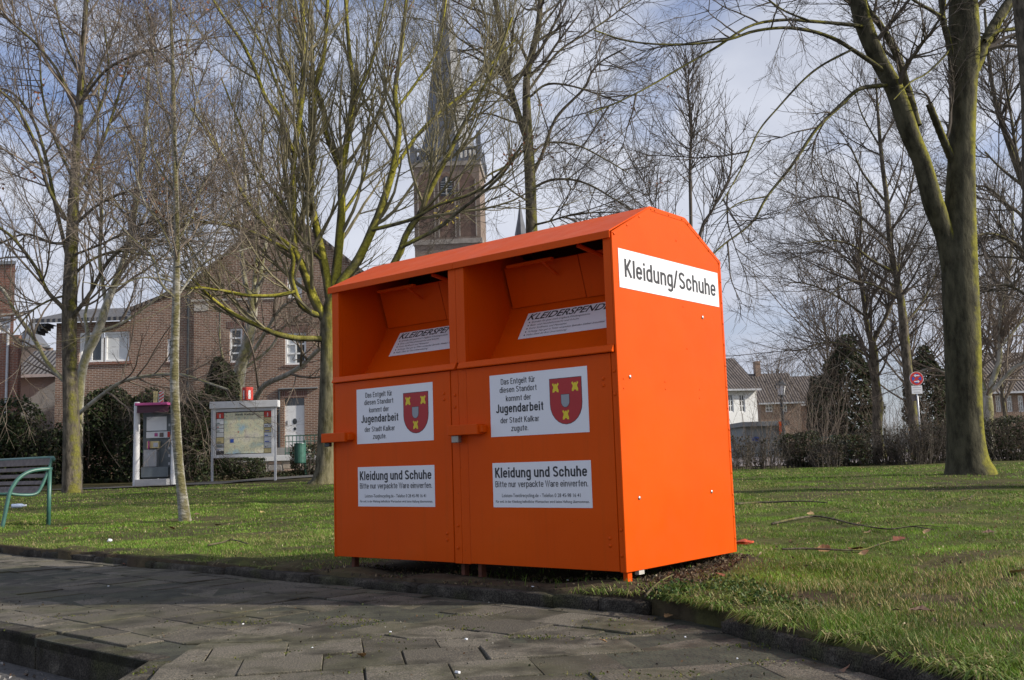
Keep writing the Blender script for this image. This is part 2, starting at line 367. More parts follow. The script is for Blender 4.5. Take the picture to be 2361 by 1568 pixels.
def bare(x, y):
    x = np.asarray(x, float); y = np.asarray(y, float)
    u = (x - CO[0]) * CU[0] + (y - CO[1]) * CU[1]; v = (x - CO[0]) * CV[0] + (y - CO[1]) * CV[1]
    du = np.maximum(np.maximum(-.08 - u, u - CW - .05 - .12 * (v < .35)), 0); dv = np.maximum(np.maximum(-.5 - v, v - CD), 0)
    k = np.clip(1.15 - np.hypot(du, dv) / .22, 0, 1)
    for px, py, r in ((-4.35, 13.18, .45), (7.9, 17.2, 1.1), (-10.2, 23, 1.3), (-4.6, 23.6, 1.2)):
        k = np.maximum(k, np.clip(1.3 - np.hypot(x - px, y - py) / r, 0, 1) * .8)
    # worn verge under the trees at the far path and small thin spots
    k = np.maximum(k, np.clip((y - 21.2) / 2.5, 0, 1) * (x < 1) * .6)
    s = np.sin(1.9 * x + 3.3 * np.sin(.8 * y)) * np.sin(2.3 * y + 2.1 * np.sin(1.1 * x)); k = np.maximum(k, np.clip((s - .55) * 2.6, 0, .75))
    s2 = np.sin(5.1 * x + 2 * np.sin(3.3 * y)) * np.sin(6.3 * y + 2 * np.sin(4.1 * x))
    kd = kerb_dist(x, y); k = np.maximum(k, np.clip(1.2 - kd / .3, 0, 1) * np.clip(.62 + s2, .1, 1) )
    k = np.maximum(k, np.clip(1.7 - kd / .075, 0, 1) * np.where(x > .5, np.clip(.45 + .8 * s2, .05, 1), 1.)); k = np.maximum(k, np.clip(.35 + .9 * s2 + .5 * s, 0, .92) * np.clip((5.6 - y) / .8, 0, 1) * (x > .9))  # last term: extra soil near right, also darkening the lawn for the shade there
    return np.clip(k, 0, 1)
LAWN = lawn()

# ------------------------------------------------------------------ pavement, kerb, road
def clip(poly, p, n):                       # keep the side where (q-p).n >= 0
    out = []
    for i in range(len(poly)):
        a, b = poly[i], poly[(i + 1) % len(poly)]
        da, db = (a[0] - p[0]) * n[0] + (a[1] - p[1]) * n[1], (b[0] - p[0]) * n[0] + (b[1] - p[1]) * n[1]
        if da >= 0: out.append(a)
        if (da >= 0) != (db >= 0):
            t = da / (da - db); out.append((a[0] + (b[0] - a[0]) * t, a[1] + (b[1] - a[1]) * t))
    return out
def slab_mat():
    m, t, b = newmat('aggregate_slab')
    oi = N(t, 'ShaderNodeObjectInfo'); g = N(t, 'ShaderNodeNewGeometry')
    base = ramp(t, oi.outputs['Random'], [(0, (.064, .057, .045)), (.5, (.094, .084, .066)), (1, (.124, .111, .088))])
    f = noise(t, 170, 3, vec=g.outputs['Position'], rough=.7); base = mix(t, 1, base, ramp(t, f, [(.36, (.42,) * 3), (.5, (1,) * 3), (.68, (2.3, 2.2, 2.05))]), 'MULTIPLY')
    f2 = noise(t, 2.6, 7, vec=g.outputs['Position'], rough=.65); base = mix(t, ramp(t, f2, [(.47, (0,) * 3), (.64, (.75,) * 3)]), base, (.085, .084, .040))
    f3 = noise(t, 5.2, 8, vec=g.outputs['Position']); base = mix(t, ramp(t, f3, [(.48, (0,) * 3), (.66, (.8,) * 3)]), base, (.030, .026, .021))
    L(t, base, b.inputs['Base Color']); b.inputs['Roughness'].default_value = .85; b.inputs['Specular IOR Level'].default_value = .25
    bump(t, b, f, .5, .004); return m
M['slab'] = slab_mat()
def kerb_mat():
    m, t, b = newmat('dirty_concrete_kerb'); g = N(t, 'ShaderNodeNewGeometry'); P = g.outputs['Position']
    base = ramp(t, noise(t, 7, 8, vec=P, rough=.7), [(.35, (.026, .022, .017)), (.55, (.055, .048, .039)), (.72, (.13, .115, .09))])
    base = mix(t, ramp(t, noise(t, 3.1, 6, vec=P), [(.5, (0,) * 3), (.68, (.7,) * 3)]), base, (.055, .058, .02))
    base = mix(t, 1, base, ramp(t, noise(t, 150, 3, vec=P), [(.38, (.5,) * 3), (.66, (1.7,) * 3)]), 'MULTIPLY')
    L(t, base, b.inputs['Base Color']); b.inputs['Roughness'].default_value = .95; b.inputs['Specular IOR Level'].default_value = .15; bump(t, b, noise(t, 60, 5, vec=P), .8, .008); return m
M['kerbstone'] = kerb_mat()
M['joint'] = pm('joint_sand_and_moss', (.040, .040, .024), .95, .5, 9, bmp=.8, bs=60, bdist=.01)
M['asphalt'] = pm('rough_asphalt', (.07, .066, .063), .9, .5, 40, bmp=.9, bs=120, bdist=.008)
EDGE0, EDGE1, EDGE2 = np.array([-2.51, 4.91]), np.array([-1.46, 4.0]), np.array([-1.40, 2.6])
ed = (EDGE1 - EDGE0) / np.linalg.norm(EDGE1 - EDGE0); en = np.array([-ed[1], ed[0]])       # en points to the lawn
e2 = (EDGE2 - EDGE1) / np.linalg.norm(EDGE2 - EDGE1); e2n = np.array([-e2[1], e2[0]])
def pavement():
    kd = (KERB[2] - KERB[1]) / np.linalg.norm(KERB[2] - KERB[1]); kn = np.array([-kd[1], kd[0]])
    far0 = KERB[1] - kd * 24
    ed_far = EDGE0 - ed * 24
    poly = [tuple(far0 + kn * .06)] + [tuple(p + np.array([.05, .05])) for p in KERB[1:]] + [(-1.33, -4.0), tuple(EDGE2), tuple(EDGE1), tuple(ed_far)]
    mb = MB(); mb.prism(poly, lambda a, b, d: (a, b, d), PAVE_Z - .045, PAVE_Z - .0065)
    pv = mb.build('pavement', M['joint']); tag(pv, kind='structure')
    # slabs, two laying directions meeting at a cut line
    BP = np.array([-.68, 4.30]); bn = np.array([.06, 1.0]); bn /= np.linalg.norm(bn)
    cnt = 0; s = .300
    def lay(org, ax, sgn, ir, jr, strip):
        nonlocal cnt
        ay = np.array([-ax[1], ax[0]])
        for j in range(*jr):
            for i in range(*ir):
                off = (.5 if j % 2 else 0.) * s + RNG.normal(0, .004)
                c = org + ax * (i * s + off) + ay * (j * s)
                if c[1] > 15 or c[1] < .9 or abs(c[0]) > .8 * c[1] + 1.2: continue
                g = .0024
                q = [tuple(c + ax * (a * (s / 2 - g)) + ay * (b * (s / 2 - g))) for a, b in ((-1, -1), (1, -1), (1, 1), (-1, 1))]
                if strip: q = clip(q, BP, bn) if c[0] > -1.75 else q
                else: q = clip(q, BP - bn * .012, -bn)
                if not q: continue
                if strip: q = clip(q, EDGE0 + en * .11, en)
                if not strip: q = clip(q, EDGE1 + e2n * .11, e2n); 
                if not q: continue
                for a, b in zip(KERB[:-1], KERB[1:]):       # kerb line, only segments near this slab
                    mid = (a + b) / 2
                    if np.hypot(*(c - (a + np.clip(((c - a) @ (b - a)) / ((b - a) @ (b - a)), 0, 1) * (b - a)))) < .45:
                        d = (b - a) / np.linalg.norm(b - a); nn = np.array([d[1], -d[0]]); q = clip(q, a + nn * .006, nn)
                        if not q: break
                if len(q) < 3: continue
                A = .5 * abs(sum(q[k][0] * q[(k + 1) % len(q)][1] - q[(k + 1) % len(q)][0] * q[k][1] for k in range(len(q))))
                if A < .012: continue
                cx, cy = np.mean([p[0] for p in q]), np.mean([p[1] for p in q])
                if kerb_dist(np.array([cx]), np.array([cy]))[0] > -.01: continue
                mbs = MB().prism([(p[0] - cx, p[1] - cy) for p in q], lambda a, b, d: (a, b, d), -.03, 0)
                wob = .009 * math.sin(cx * 2.1) * math.sin(cy * 2.7 + .6)
                o = mbs.build('slab', M['slab'], pv, (cx, cy, PAVE_Z + wob + RNG.normal(0, .0022)), (RNG.normal(0, .012), RNG.normal(0, .012), RNG.normal(0, .008)), bevel=.003, seg=1)
                cnt += 1
    lay(np.array([-.2, 5.05]), kd, 1, (-44, 12), (-8, 2), True)
    ax = np.array([.985, .17]); ax /= np.linalg.norm(ax)
    lay(np.array([-.3, 3.9]), ax, -1, (-7, 9), (-10, 4), False)
    # kerb stones
    kb = empty('kerb', (KERB[2][0], KERB[2][1], 0)); tag(kb, kind='structure')
    kpts = []
    seg = np.hypot(*np.diff(KERB, axis=0).T); cs = np.concatenate([[0], np.cumsum(seg)])
    def kp(s_): return np.array([np.interp(s_, cs, KERB[:, 0]), np.interp(s_, cs, KERB[:, 1])])
    s_ = cs[1] - 14.0
    while s_ < cs[-1] - .5:
        ln = 1.0 if s_ < cs[2] + .2 else (.27 if s_ < cs[6] else .5)
        a, b = kp(s_ + .004), kp(s_ + ln - .004); c = (a + b) / 2; d = b - a; l_ = np.linalg.norm(d); rz = math.atan2(d[1], d[0])
        top = -.006 + RNG.normal(0, .008)
        if cs[4] + .05 < s_ < cs[7] - .1: s_ += ln; continue
        ns = max(4, int(l_ / .05)); sec = np.array([(0, -.10), (.0, -.03), (.001, .0), (.006, .008), (.016, .012), (.05, .012), (.08, .010), (.08, -.10)]); mbk = MB(); Vk = []; q_ = len(sec)
        wear = RNG.normal(0, 1, (ns + 1, q_, 2)) * np.array([.0008, .0015, .003, .0035, .0028, .002, .002, .0005])[None, :, None]
        for i_ in range(ns + 1):
            for j_ in range(q_): Vk.append((-l_ / 2 + l_ * i_ / ns, sec[j_][0] + wear[i_, j_, 0] + (.004 if i_ in (0, ns) and 1 < j_ < 5 else 0), sec[j_][1] + wear[i_, j_, 1] - (.004 if i_ in (0, ns) and 1 < j_ < 7 else 0)))
        Fk = [(i_ * q_ + j_, i_ * q_ + (j_ + 1) % q_, (i_ + 1) * q_ + (j_ + 1) % q_, (i_ + 1) * q_ + j_) for i_ in range(ns) for j_ in range(q_)] + [tuple(range(q_)), tuple(range(ns * q_, ns * q_ + q_))]
        mbk.add(Vk, Fk); mbk.build('kerb_stone', M['kerbstone'], kb, (c[0] - KERB[2][0], c[1] - KERB[2][1], top - .012), (RNG.normal(0, .05), RNG.normal(0, .008), rz + RNG.normal(0, .006)), smooth=True)
        s_ += ln
    # outer edging: flush stones with a face down to the road
    ek = empty('edging', (EDGE1[0], EDGE1[1], PAVE_Z)); tag(ek, kind='structure')
    def edgestones(p0, p1, n):
        for i in range(n):
            a = p0 + (p1 - p0) * (i + .004) / n; b = p0 + (p1 - p0) * (i + .996) / n; c = (a + b) / 2; d = b - a; l_ = np.linalg.norm(d)
            MB().box(-l_ / 2, l_ / 2, 0, .10, -.17, .0).build('edge_stone', M['kerbstone'], ek, (c[0] - EDGE1[0], c[1] - EDGE1[1], RNG.normal(.002, .003)), (0, RNG.normal(0, .004), math.atan2(d[1], d[0])), bevel=.007)
    edgestones(EDGE1 - ed * 12, EDGE1 - ed * .0, 12); edgestones(EDGE1 + e2 * .01, EDGE1 + e2 * 4.0, 4)
    return pv
PAVE = pavement()
def road():
    P = [tuple(EDGE1 - ed * 40 + en * .06), tuple(EDGE1 + np.array([.06, .05])), tuple(EDGE1 + e2 * 9 + e2n * .06), (-40, -5), (-60, 30)]
    mb = MB(); mb.add([(a, b, PAVE_Z - .145) for a, b in P], [tuple(range(len(P)))])
    o = mb.build('road', M['asphalt']); tag(o, kind='structure')
road()

# ------------------------------------------------------------------ lettering
def frame(o, ex, ey):
    ex, ey, o = Vector(ex), Vector(ey), Vector(o); ez = ex.cross(ey)
    return Matrix(((ex.x, ey.x, ez.x, o.x), (ex.y, ey.y, ez.y, o.y), (ex.z, ey.z, ez.z, o.z), (0, 0, 0, 1)))
def text(name, body, fr_, x0, x1, y0, h, mat, parent, bold=.012, shear=0, lift=.0012):
    """writing fitted between x0 and x1, baseline y0, capital height h, in the plane fr_"""
    cu = bpy.data.curves.new(name, 'FONT'); cu.body = body; cu.offset = bold; cu.shear = shear; cu.resolution_u = 3
    to = bpy.data.objects.new(name, cu); COL.objects.link(to)
    dg = bpy.context.evaluated_depsgraph_get(); me = bpy.data.meshes.new_from_object(to.evaluated_get(dg))
    bpy.data.objects.remove(to); bpy.data.curves.remove(cu)
    co = np.empty(len(me.vertices) * 3); me.vertices.foreach_get('co', co); co = co.reshape(-1, 3)
    xa, xb = co[:, 0].min(), co[:, 0].max()
    co[:, 0] = x0 + (co[:, 0] - xa) / (xb - xa) * (x1 - x0); co[:, 1] = y0 + co[:, 1] / CAPH * h; co[:, 2] = lift
    co = co @ np.array(fr_.to_3x3()).T + np.array(fr_.translation)
    me.vertices.foreach_set('co', co.ravel()); me.materials.clear(); me.update()
    return link(name, me, mat, parent)
# a condensed grotesque drawn with strokes: every glyph a list of centre lines, cap height 1
def _arc(cx, cy, rx, ry, a0, a1, n=9): return [(cx + rx * math.cos(math.radians(a)), cy + ry * math.sin(math.radians(a))) for a in np.linspace(a0, a1, n)]
def glyphs(t):
    l, w = t / 2, .335; r = l + w; c = (l + r) / 2; x = .735; X = x - t / 2; B = t / 2; rx = w / 2; ry = .17; T = 1 - t / 2
    bowl = _arc(c, X - ry, rx, ry, 0, 180) + _arc(c, B + ry, rx, ry, 180, 360) + [(r, X - ry)]
    arch = [(l, X - ry)] + _arc(c, X - ry, rx, ry, 180, 0)[1:] + [(r, 0)]
    cup = [(l, x), (l, B + ry)] + _arc(c, B + ry, rx, ry, 180, 360)[1:]
    stem = lambda p, y0, y1: [(p, y0), (p, y1)]
    sc = lambda W, top: [(l + W, top - .19)] + _arc(l + W / 2, top - t / 2 - ry, W / 2, ry, 10, 180)[1:] + [(l + W * .10, top * .60), (l + W * .9, top * .40)] + _arc(l + W / 2, B + ry, W / 2, ry, 0, -170)
    cw = .40; cR = l + cw
    G = {'n': ([stem(l, 0, x), arch], r), 'u': ([cup, stem(r, 0, x)], r), 'h': ([stem(l, 0, 1), arch], r), 'd': ([bowl, stem(r, 0, 1)], r), 'b': ([bowl, stem(l, 0, 1)], r), 'p': ([bowl, stem(l, -.26, x)], r), 'o': ([bowl], r),
         'g': ([bowl, [(r, x), (r, -.10)] + _arc(c, -.10, rx, .13, 0, -165)[1:]], r), 'm': ([stem(l, 0, x), arch, [(p[0] + w, p[1]) for p in arch]], r + w), 'r': ([stem(l, 0, x), [(l, X - ry)] + _arc(l + .2, X - ry, .2, ry, 180, 85)[1:]], l + .17),
         'a': ([[(l, X - ry)] + _arc(c, X - ry, rx, ry, 175, 0)[1:] + [(r, 0)], [(r, .43), (c + .03, .41)] + _arc(c, B + .155, rx, .17, 105, 345)], r), 'e': ([[(l, .38), (r, .38), (r, X - ry)] + _arc(c, X - ry, rx, ry, 0, 180)[1:] + _arc(c, B + ry, rx, ry, 180, 345)], r),
         'c': ([[(r, X - ry - .04)] + _arc(c, X - ry, rx, ry, 0, 180) + _arc(c, B + ry, rx, ry, 180, 360) + [(r, B + ry + .04)]], r), 's': ([sc(.32, x)], l + .32), 'S': ([sc(.40, 1)], cR),
         't': ([[(l + .1, .93), (l + .1, B + .10)] + _arc(l + .2, B + .10, .1, .10, 180, 285)[1:], [(l - .04, x - t / 2), (l + .24, x - t / 2)]], l + .20), 'f': ([[(l + .1, 0), (l + .1, T - .12)] + _arc(l + .22, T - .12, .12, .12, 180, 85)[1:], [(l - .04, x - t / 2), (l + .24, x - t / 2)]], l + .20),
         'i': ([stem(l, 0, x), stem(l, .86, 1)], l), 'l': ([stem(l, 0, 1)], l), 'k': ([stem(l, 0, 1), [(l + .02, .30), (r, x)], [(l + .12, .42), (r + .02, 0)]], r), 'z': ([[(l - .03, X), (r, X), (l - .02, B), (r + .02, B)]], r),
         'v': ([[(l - .03, x), (c, .03), (r + .03, x)]], r), 'w': ([[(l - .03, x), (l + .14, .03), (l + .27, x), (l + .40, .03), (l + .57, x)]], l + .54), 'K': ([stem(l, 0, 1), [(l + .02, .40), (cR, 1)], [(l + .12, .56), (cR + .03, 0)]], cR),
         'D': ([[(l, B), (l, T), (l + .2, T)] + _arc(l + .2, T - .22, .2, .22, 90, 0)[1:] + _arc(l + .2, B + .22, .2, .22, 0, -90) + [(l, B)]], cR), 'E': ([[(cR - .03, T), (l, T), (l, B), (cR - .02, B)], [(l, .52), (cR - .06, .52)]], cR - .03), 'J': ([[(l + .3, 1), (l + .3, B + .16)] + _arc(l + .15, B + .16, .15, .16, 0, -180)[1:]], l + .3),
         'B': ([[(l, B), (l, T), (l + .2, T)] + _arc(l + .2, T - .20, .18, .20, 90, -90)[1:] + [(l, .53)], [(l + .2, .53)] + _arc(l + .2, B + .225, .2, .225, 90, -90)[1:] + [(l, B)]], cR), 'W': ([[(l - .03, 1), (l + .16, .03), (l + .32, 1), (l + .48, .03), (l + .67, 1)]], l + .64), '.': ([stem(l, 0, t * 1.05)], l), '/': ([[(0, -.04), (.30, 1.04)]], .28)}
    G['ü'] = (G['u'][0] + [stem(l + .06, .86, 1), stem(r - .06, .86, 1)], r)
    return G
def ink(name, body, fr_, x0, x1, y0, h, mat, parent, t=.15, lift=.002):
    G = glyphs(t); V = []; F = []; pen = 0; k = 0
    for ch in body:
        if ch == ' ': pen += .26; continue
        st, adv = G[ch]
        for P in st:
            P = np.array(P); k += 1; d = np.diff(P, axis=0); d /= np.linalg.norm(d, axis=1, keepdims=True) + 1e-9; nn = np.stack([-d[:, 1], d[:, 0]], 1)
            m = np.vstack([nn[:1], nn[:-1] + nn[1:], nn[-1:]]); m /= np.linalg.norm(m, axis=1, keepdims=True) + 1e-9
            cs_ = np.concatenate([[1], np.clip((m[1:-1] * nn[1:]).sum(1), .45, 1), [1]]) if len(P) > 2 else np.ones(2); m = m / cs_[:, None] * t / 2
            b = len(V); V += [(pen + a[0], a[1], (k % 5) * .00012) for a in (P + m)] + [(pen + a[0], a[1], (k % 5) * .00012) for a in (P - m)]; n = len(P)
            F += [(b + i, b + n + i, b + n + i + 1, b + i + 1) for i in range(n - 1)]
        pen += adv + t / 2 + .095
    co = np.array(V); xa, xb = co[:, 0].min(), co[:, 0].max(); co[:, 0] = x0 + (co[:, 0] - xa) / (xb - xa) * (x1 - x0); co[:, 1] = y0 + co[:, 1] * h; co[:, 2] += lift
    co = co @ np.array(fr_.to_3x3()).T + np.array(fr_.translation)
    me = bpy.data.meshes.new(name); me.from_pydata([tuple(p) for p in co], [], F); me.update(); return link(name, me, mat, parent)
def cap_height():
    cu = bpy.data.curves.new('h', 'FONT'); cu.body = 'H'; to = bpy.data.objects.new('h', cu); COL.objects.link(to)
    me = bpy.data.meshes.new_from_object(to.evaluated_get(bpy.context.evaluated_depsgraph_get())); v = max(p.co.y for p in me.vertices)
    bpy.data.objects.remove(to); bpy.data.curves.remove(cu); bpy.data.meshes.remove(me); return v
CAPH = cap_height()
def flat(name, poly, fr_, mat, parent, lift, thick=.0008):
    me_ = MB().prism(poly, lambda a, b, d: tuple(fr_ @ Vector((a, b, d))), lift - thick, lift)
    return me_.build(name, mat, parent)
def rect(x0, x1, y0, y1): return [(x0, y0), (x1, y0), (x1, y1), (x0, y1)]

# ------------------------------------------------------------------ clothes container
def rivet_mesh(r=.008, h=.004):
    mb = MB().lathe([(r, 0), (r * .9, h * .55), (r * .5, h * .95), (.0005, h)], 10); o = mb.build('rivet', None); me = o.data; bpy.data.objects.remove(o)
    me.polygons.foreach_set('use_smooth', [True] * len(me.polygons)); return me
def container():
    C = empty('clothes_container', (CO[0], CO[1], 0), CY)
    tag(C, 'bright orange double steel clothes collection container standing behind the kerb', 'clothes container')
    O = M['orange']; z0 = CB; H1, H2, A1, A2 = 1.75, 1.954, .40, .775; th = .012
    prof = [(0, 0), (CD, 0), (CD, H1), (A2, H2), (A1, H2), (0, H1)]
    # side sheets
    sp1 = MB().prism(prof, lambda a, b, d: (d, a, z0 + b), CW - th, CW).build('side_panel', O, C, bevel=.002, seg=1); tag(sp1, 'sunlit orange right side sheet')
    MB().prism(prof, lambda a, b, d: (d, a, z0 + b), 0, th).build('side_panel', O, C, bevel=.002, seg=1)
    box('back_panel', O, C, th, CW - th, CD - th, CD - .0005, z0 + .002, z0 + H1 - .01)
    box('floor_panel', O, C, th, CW - th, .03, CD - th, z0 + .012, z0 + .024)
    # flange strip along the slanted edges of the right side, with rivets
    def inset(d):
        P = [np.array(p) for p in [(0, H1), (A1, H2), (A2, H2), (CD, H1)]]
        return P
    fl = MB()
    P = [np.array(p, float) for p in [(0.002, H1 - .002), (A1, H2 - .001), (A2, H2 - .001), (CD - .002, H1 - .002)]]
    Q = [np.array(p, float) for p in [(.024, H1 - .012), (A1 + .006, H2 - .024), (A2 - .006, H2 - .024), (CD - .024, H1 - .012)]]
    for i in range(3):
        fl.prism([tuple(P[i]), tuple(P[i + 1]), tuple(Q[i + 1]), tuple(Q[i])], lambda a, b, d: (d, a, z0 + b), CW - .001, CW + .002)
    fl.prism([(CD - .002, H1 - .004), (CD - .022, H1 - .014), (CD - .022, .01), (CD - .002, .01)], lambda a, b, d: (d, a, z0 + b), CW - .001, CW + .002)
    fl.build('edge_flange', O, C)
    rv = rivet_mesh(); rvs = rivet_mesh(.0105, .005)
    def rivets_side(pts, me=rv, mat=O, nm='rivet'):
        for v, w in pts: link(nm, me.copy() if mat is not O else me, mat, C, (CW + .0015, v, z0 + w), (0, math.pi / 2, 0))
    pts = []
    for a, b, n in ((P[0] + [.02, -.006], P[1] + [.0, -.012], 4), (P[1] + [.04, -.012], P[2] + [-.04, -.012], 3), (P[2] + [.03, -.03], P[3] + [-.02, -.012], 4)):
        pts += [tuple(a + (b - a) * k / (n - 1)) for k in range(n)]
    pts += [(CD - .012, w) for w in np.linspace(1.62, .08, 13)]
    rivets_side(pts)
    rivets_side([(.919, 1.379), (.111, .993), (.146, .365), (.912, .364)], rvs, M['silver'], 'bolt')
    rivets_side([(.05, .98), (.05, .93), (.46, .94), (.46, .98), (.83, .90), (.72, 1.18), (.70, 1.42), (.66, 1.80), (.84, .95)], rivet_mesh(.0045, .002))
    # roof: three facets with a front lip, in two lengths
    for x0, x1 in ((-.022, 1.119), (1.1195, CW + .0)):
        t = .004
        rp = [(-.018, H1 - .033), (-.018, H1 + .006), (A1, H2 + .004), (A2, H2 + .004), (CD + .012, H1 + .0), (CD + .012, H1 - .02), (CD + .006, H1 - .02), (CD + .006, H1 - .004), (A2, H2 - .002), (A1, H2 - .002), (-.012, H1 - .0), (-.012, H1 - .033)]
        e = .0 if x1 < 1.2 else -.0035
        MB().prism(rp, lambda a, b, d: (d, a, z0 + b), x0, x1 + e).build('roof', O, C, bevel=.0015, seg=1)
    # front frame
    def post(x0, x1, zb, zt_, y0=.0, y1=.03): return box('front_post', O, C, x0, x1, y0, y1, z0 + zb, z0 + zt_, .002)
    post(th, .066, 1.157, 1.748); post(1.064, 1.1215, 1.157, 1.748); post(1.1235, 1.19, 1.157, 1.748); post(2.187, CW - th - .0005, 1.157, 1.748)
    post(1.064, 1.1215, 0.0, 1.117, .004, .03); post(1.1235, 1.188, 0, 1.117, .004, .03); post(2.2065, CW - th - .0005, 0, 1.117, .003, .03)
    post(th + .0005, .03, 0, 1.117, .004, .03)
    for x0, x1 in ((.0, 1.121), (1.124, CW)):
        MB().prism([(0.03, 1.118), (-.022, 1.118), (-.024, 1.124), (-.006, 1.157), (.03, 1.157)], lambda a, b, d: (d, a, z0 + b), x0 + th + .004, x1 - (th + .003 if x1 > 2 else .003)).build('ledge', O, C, bevel=.0015, seg=1)
    # doors
    dr = rivet_mesh(.0095, .005)
    for k, (x0, x1) in enumerate(((.0325, 1.060), (1.192, 2.2035))):
        d = box('door', O, C, x0, x1, .0, .016, z0 + .004, z0 + 1.115, .002)
        for u, w in ((x1 - .05, .169), (x1 - .05, .132), (x1 - .05, .95), (x1 - .05, .985)): link('rivet', dr, O, d, (u, -.0003, z0 + w), (math.pi / 2, 0, 0))
    for u, w in ((1.094, .215), (1.091, .089), (1.094, .90), (1.094, .97), (2.221, .212), (2.219, .084), (2.221, .90), (2.221, 1.02)):
        link('rivet', dr, O, C, (u, .0025, z0 + w), (math.pi / 2, 0, 0))
    # hinge line marks and the lock boxes
    for k, (x0, x1) in enumerate(((-.048, .185), (1.089, 1.320))):
        lb = MB().box(x0, x1, -.062, .0, z0 + .732, z0 + .791).build('lock_box', O, C, bevel=.004)
        MB().box(x1 + .0, x1 + .022, -.045, -.001, z0 + .742, z0 + .782).build('lock_end', O, lb, bevel=.003)
        if k == 0: MB().box(x0 + .012, x0 + .06, -.045, -.02, z0 + .705, z0 + .731).build('padlock', M['iron'], lb, bevel=.004)
        else: MB().box(x0 + .018, x0 + .072, -.05, -.02, z0 + .690, z0 + .731).build('padlock', M['brass'], lb, bevel=.004)
    # throw-in openings
    for x0, x1, off in ((.066, 1.064, -1.1225), (1.19, 2.187, 0.0)):
        ch = empty('chute', (0, 0, 0)); ch.parent = C
        rampc = [(.03, 1.152), (.2, 1.160), (.30, 1.294), (.36, 1.382), (.41, 1.46), (.445, 1.53), (.49, 1.62), (.56, 1.70), (.62, 1.78)]
        V = []; F = []
        for v, w in rampc: V += [(x0 - .03, v, z0 + w), (x1 + .02, v, z0 + w)]
        for i in range(len(rampc) - 1): F.append((2 * i, 2 * i + 1, 2 * i + 3, 2 * i + 2))
        V2 = [(a, b + .004, c - .003) for a, b, c in V]; n = len(V)
        mb = MB().add(V + V2, F + [tuple(reversed([i + n for i in f])) for f in F]); mb.build('ramp', O, ch)
        MB().prism([(.03, 1.157), (.22, 1.157), (.66, 1.80), (.40, 1.925), (.03, 1.735)], lambda a, b, d: (d, a, z0 + b), x0 - .006, x0 + .0008).build('cheek', O, ch)
        MB().prism([(.03, 1.157), (.22, 1.157), (.66, 1.80), (.40, 1.925), (.03, 1.735)], lambda a, b, d: (d, a, z0 + b), x1 - .0008, x1 + .006).build('cheek', O, ch)
        fl = MB()
        fl.prism([(.350, 1.752), (.425, 1.510), (.428, 1.510), (.430, 1.516), (.356, 1.755)], lambda a, b, d: (d, a, z0 + b), x0 + .02, x1 - .42)
        fl.prism([(.347, 1.752), (.422, 1.508), (.425, 1.508), (.427, 1.514), (.353, 1.755)], lambda a, b, d: (d, a, z0 + b), x1 - .413, x1 - .01)
        fl.build('flap', O, ch, bevel=.001, seg=1)
        box('hinge_bar', O, ch, x0 + .16, x0 + .50, .20, .225, z0 + 1.715, z0 + 1.730)
        MB().tube([(x0 + .42, .21, z0 + 1.725), (x0 + .42, .36, z0 + 1.66)], .009, 6).build('flap_arm', O, ch)
        MB().tube([(x1 - .25, .12, z0 + 1.745), (x1 - .17, .35, z0 + 1.68)], .012, 6).build('flap_arm', O, ch)
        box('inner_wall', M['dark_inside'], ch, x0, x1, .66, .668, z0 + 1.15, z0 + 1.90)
    # stickers ------------------------------------------------------------
    fr_ = frame((0, 0, z0), (1, 0, 0), (0, 0, 1))
    for x0, e in ((.236, 'left'), (1.372, 'right')):
        s1 = flat('sticker', rect(x0, x0 + .682, .713, 1.061), fr_, M['white_vinyl'], C, .0012); tag(s1, 'white sticker with red town shield on the %s door' % e)
        for body, a, b, y, h, bo in (('Das Entgelt für', .084, .330, 1.003, .033, .010), ('diesen Standort', .074, .340, .9575, .032, .010), ('kommt der', .118, .298, .908, .032, .010), ('Jugendarbeit', .042, .382, .845, .049, .022), ('der Stadt Kalkar', .074, .350, .787, .032, .010)):
            ink('lettering', body, fr_, x0 + a, x0 + b, y, h, M['ink'], s1, .165 if bo > .015 else .125)
        ink('lettering', 'zugute.', fr_, x0 + .148, x0 + .272, .7405, .032, M['ink'], s1, .125)
        sx, sy, sw, sh = x0 + .536, 1.010, .108, .250
        def shield(w, h, cx, ty, n=12):
            p = [(cx - w, ty), (cx + w, ty)]
            for k in range(n + 1):
                a = math.pi * k / n; p.append((cx + w * math.cos(a), ty - h * .55 - h * .45 * math.sin(a)))
            return p[::-1]
        flat('shield', shield(sw, sh, sx, sy), fr_, M['ink'], s1, .0018); flat('shield', shield(sw - .003, sh - .006, sx, sy - .003), fr_, M['ink_red'], s1, .0023)
        flat('shield', shield(.029, .072, sx - .003, sy - .088), fr_, M['ink'], s1, .0027); flat('shield', shield(.0265, .067, sx - .003, sy - .0905), fr_, M['ink_grey'], s1, .0032)
        em = [(-.9, -1), (-.35, -.95), (-.25, -.7), (.25, -.7), (.35, -.95), (.9, -1), (.88, -.5), (.66, -.1), (.62, .25), (.95, .6), (.95, .85), (.75, .85), (.7, 1.02), (.55, .85), (.45, .6), (.35, .55), (.2, .85), (0, .7), (-.2, .85), (-.35, .55), (-.45, .6), (-.55, .85), (-.7, 1.02), (-.75, .85), (-.95, .85), (-.95, .6), (-.62, .25), (-.66, -.1), (-.88, -.5)]
        for ex, ey in ((-.066, -.050), (.064, -.050), (-.003, -.198)):
            flat('emblem', [(sx + ex + a * .023, sy + ey + b * .026) for a, b in em], fr_, M['ink_yellow'], s1, .0028)
        s2 = flat('sticker', rect(x0 + .003, x0 + .682, .321, .567), fr_, M['white_vinyl'], C, .0012); tag(s2, 'white sticker with bold heading low on the %s door' % e)
        ink('lettering', 'Kleidung und Schuhe', fr_, x0 + .022, x0 + .656, .4845, .056, M['ink'], s2, .16)
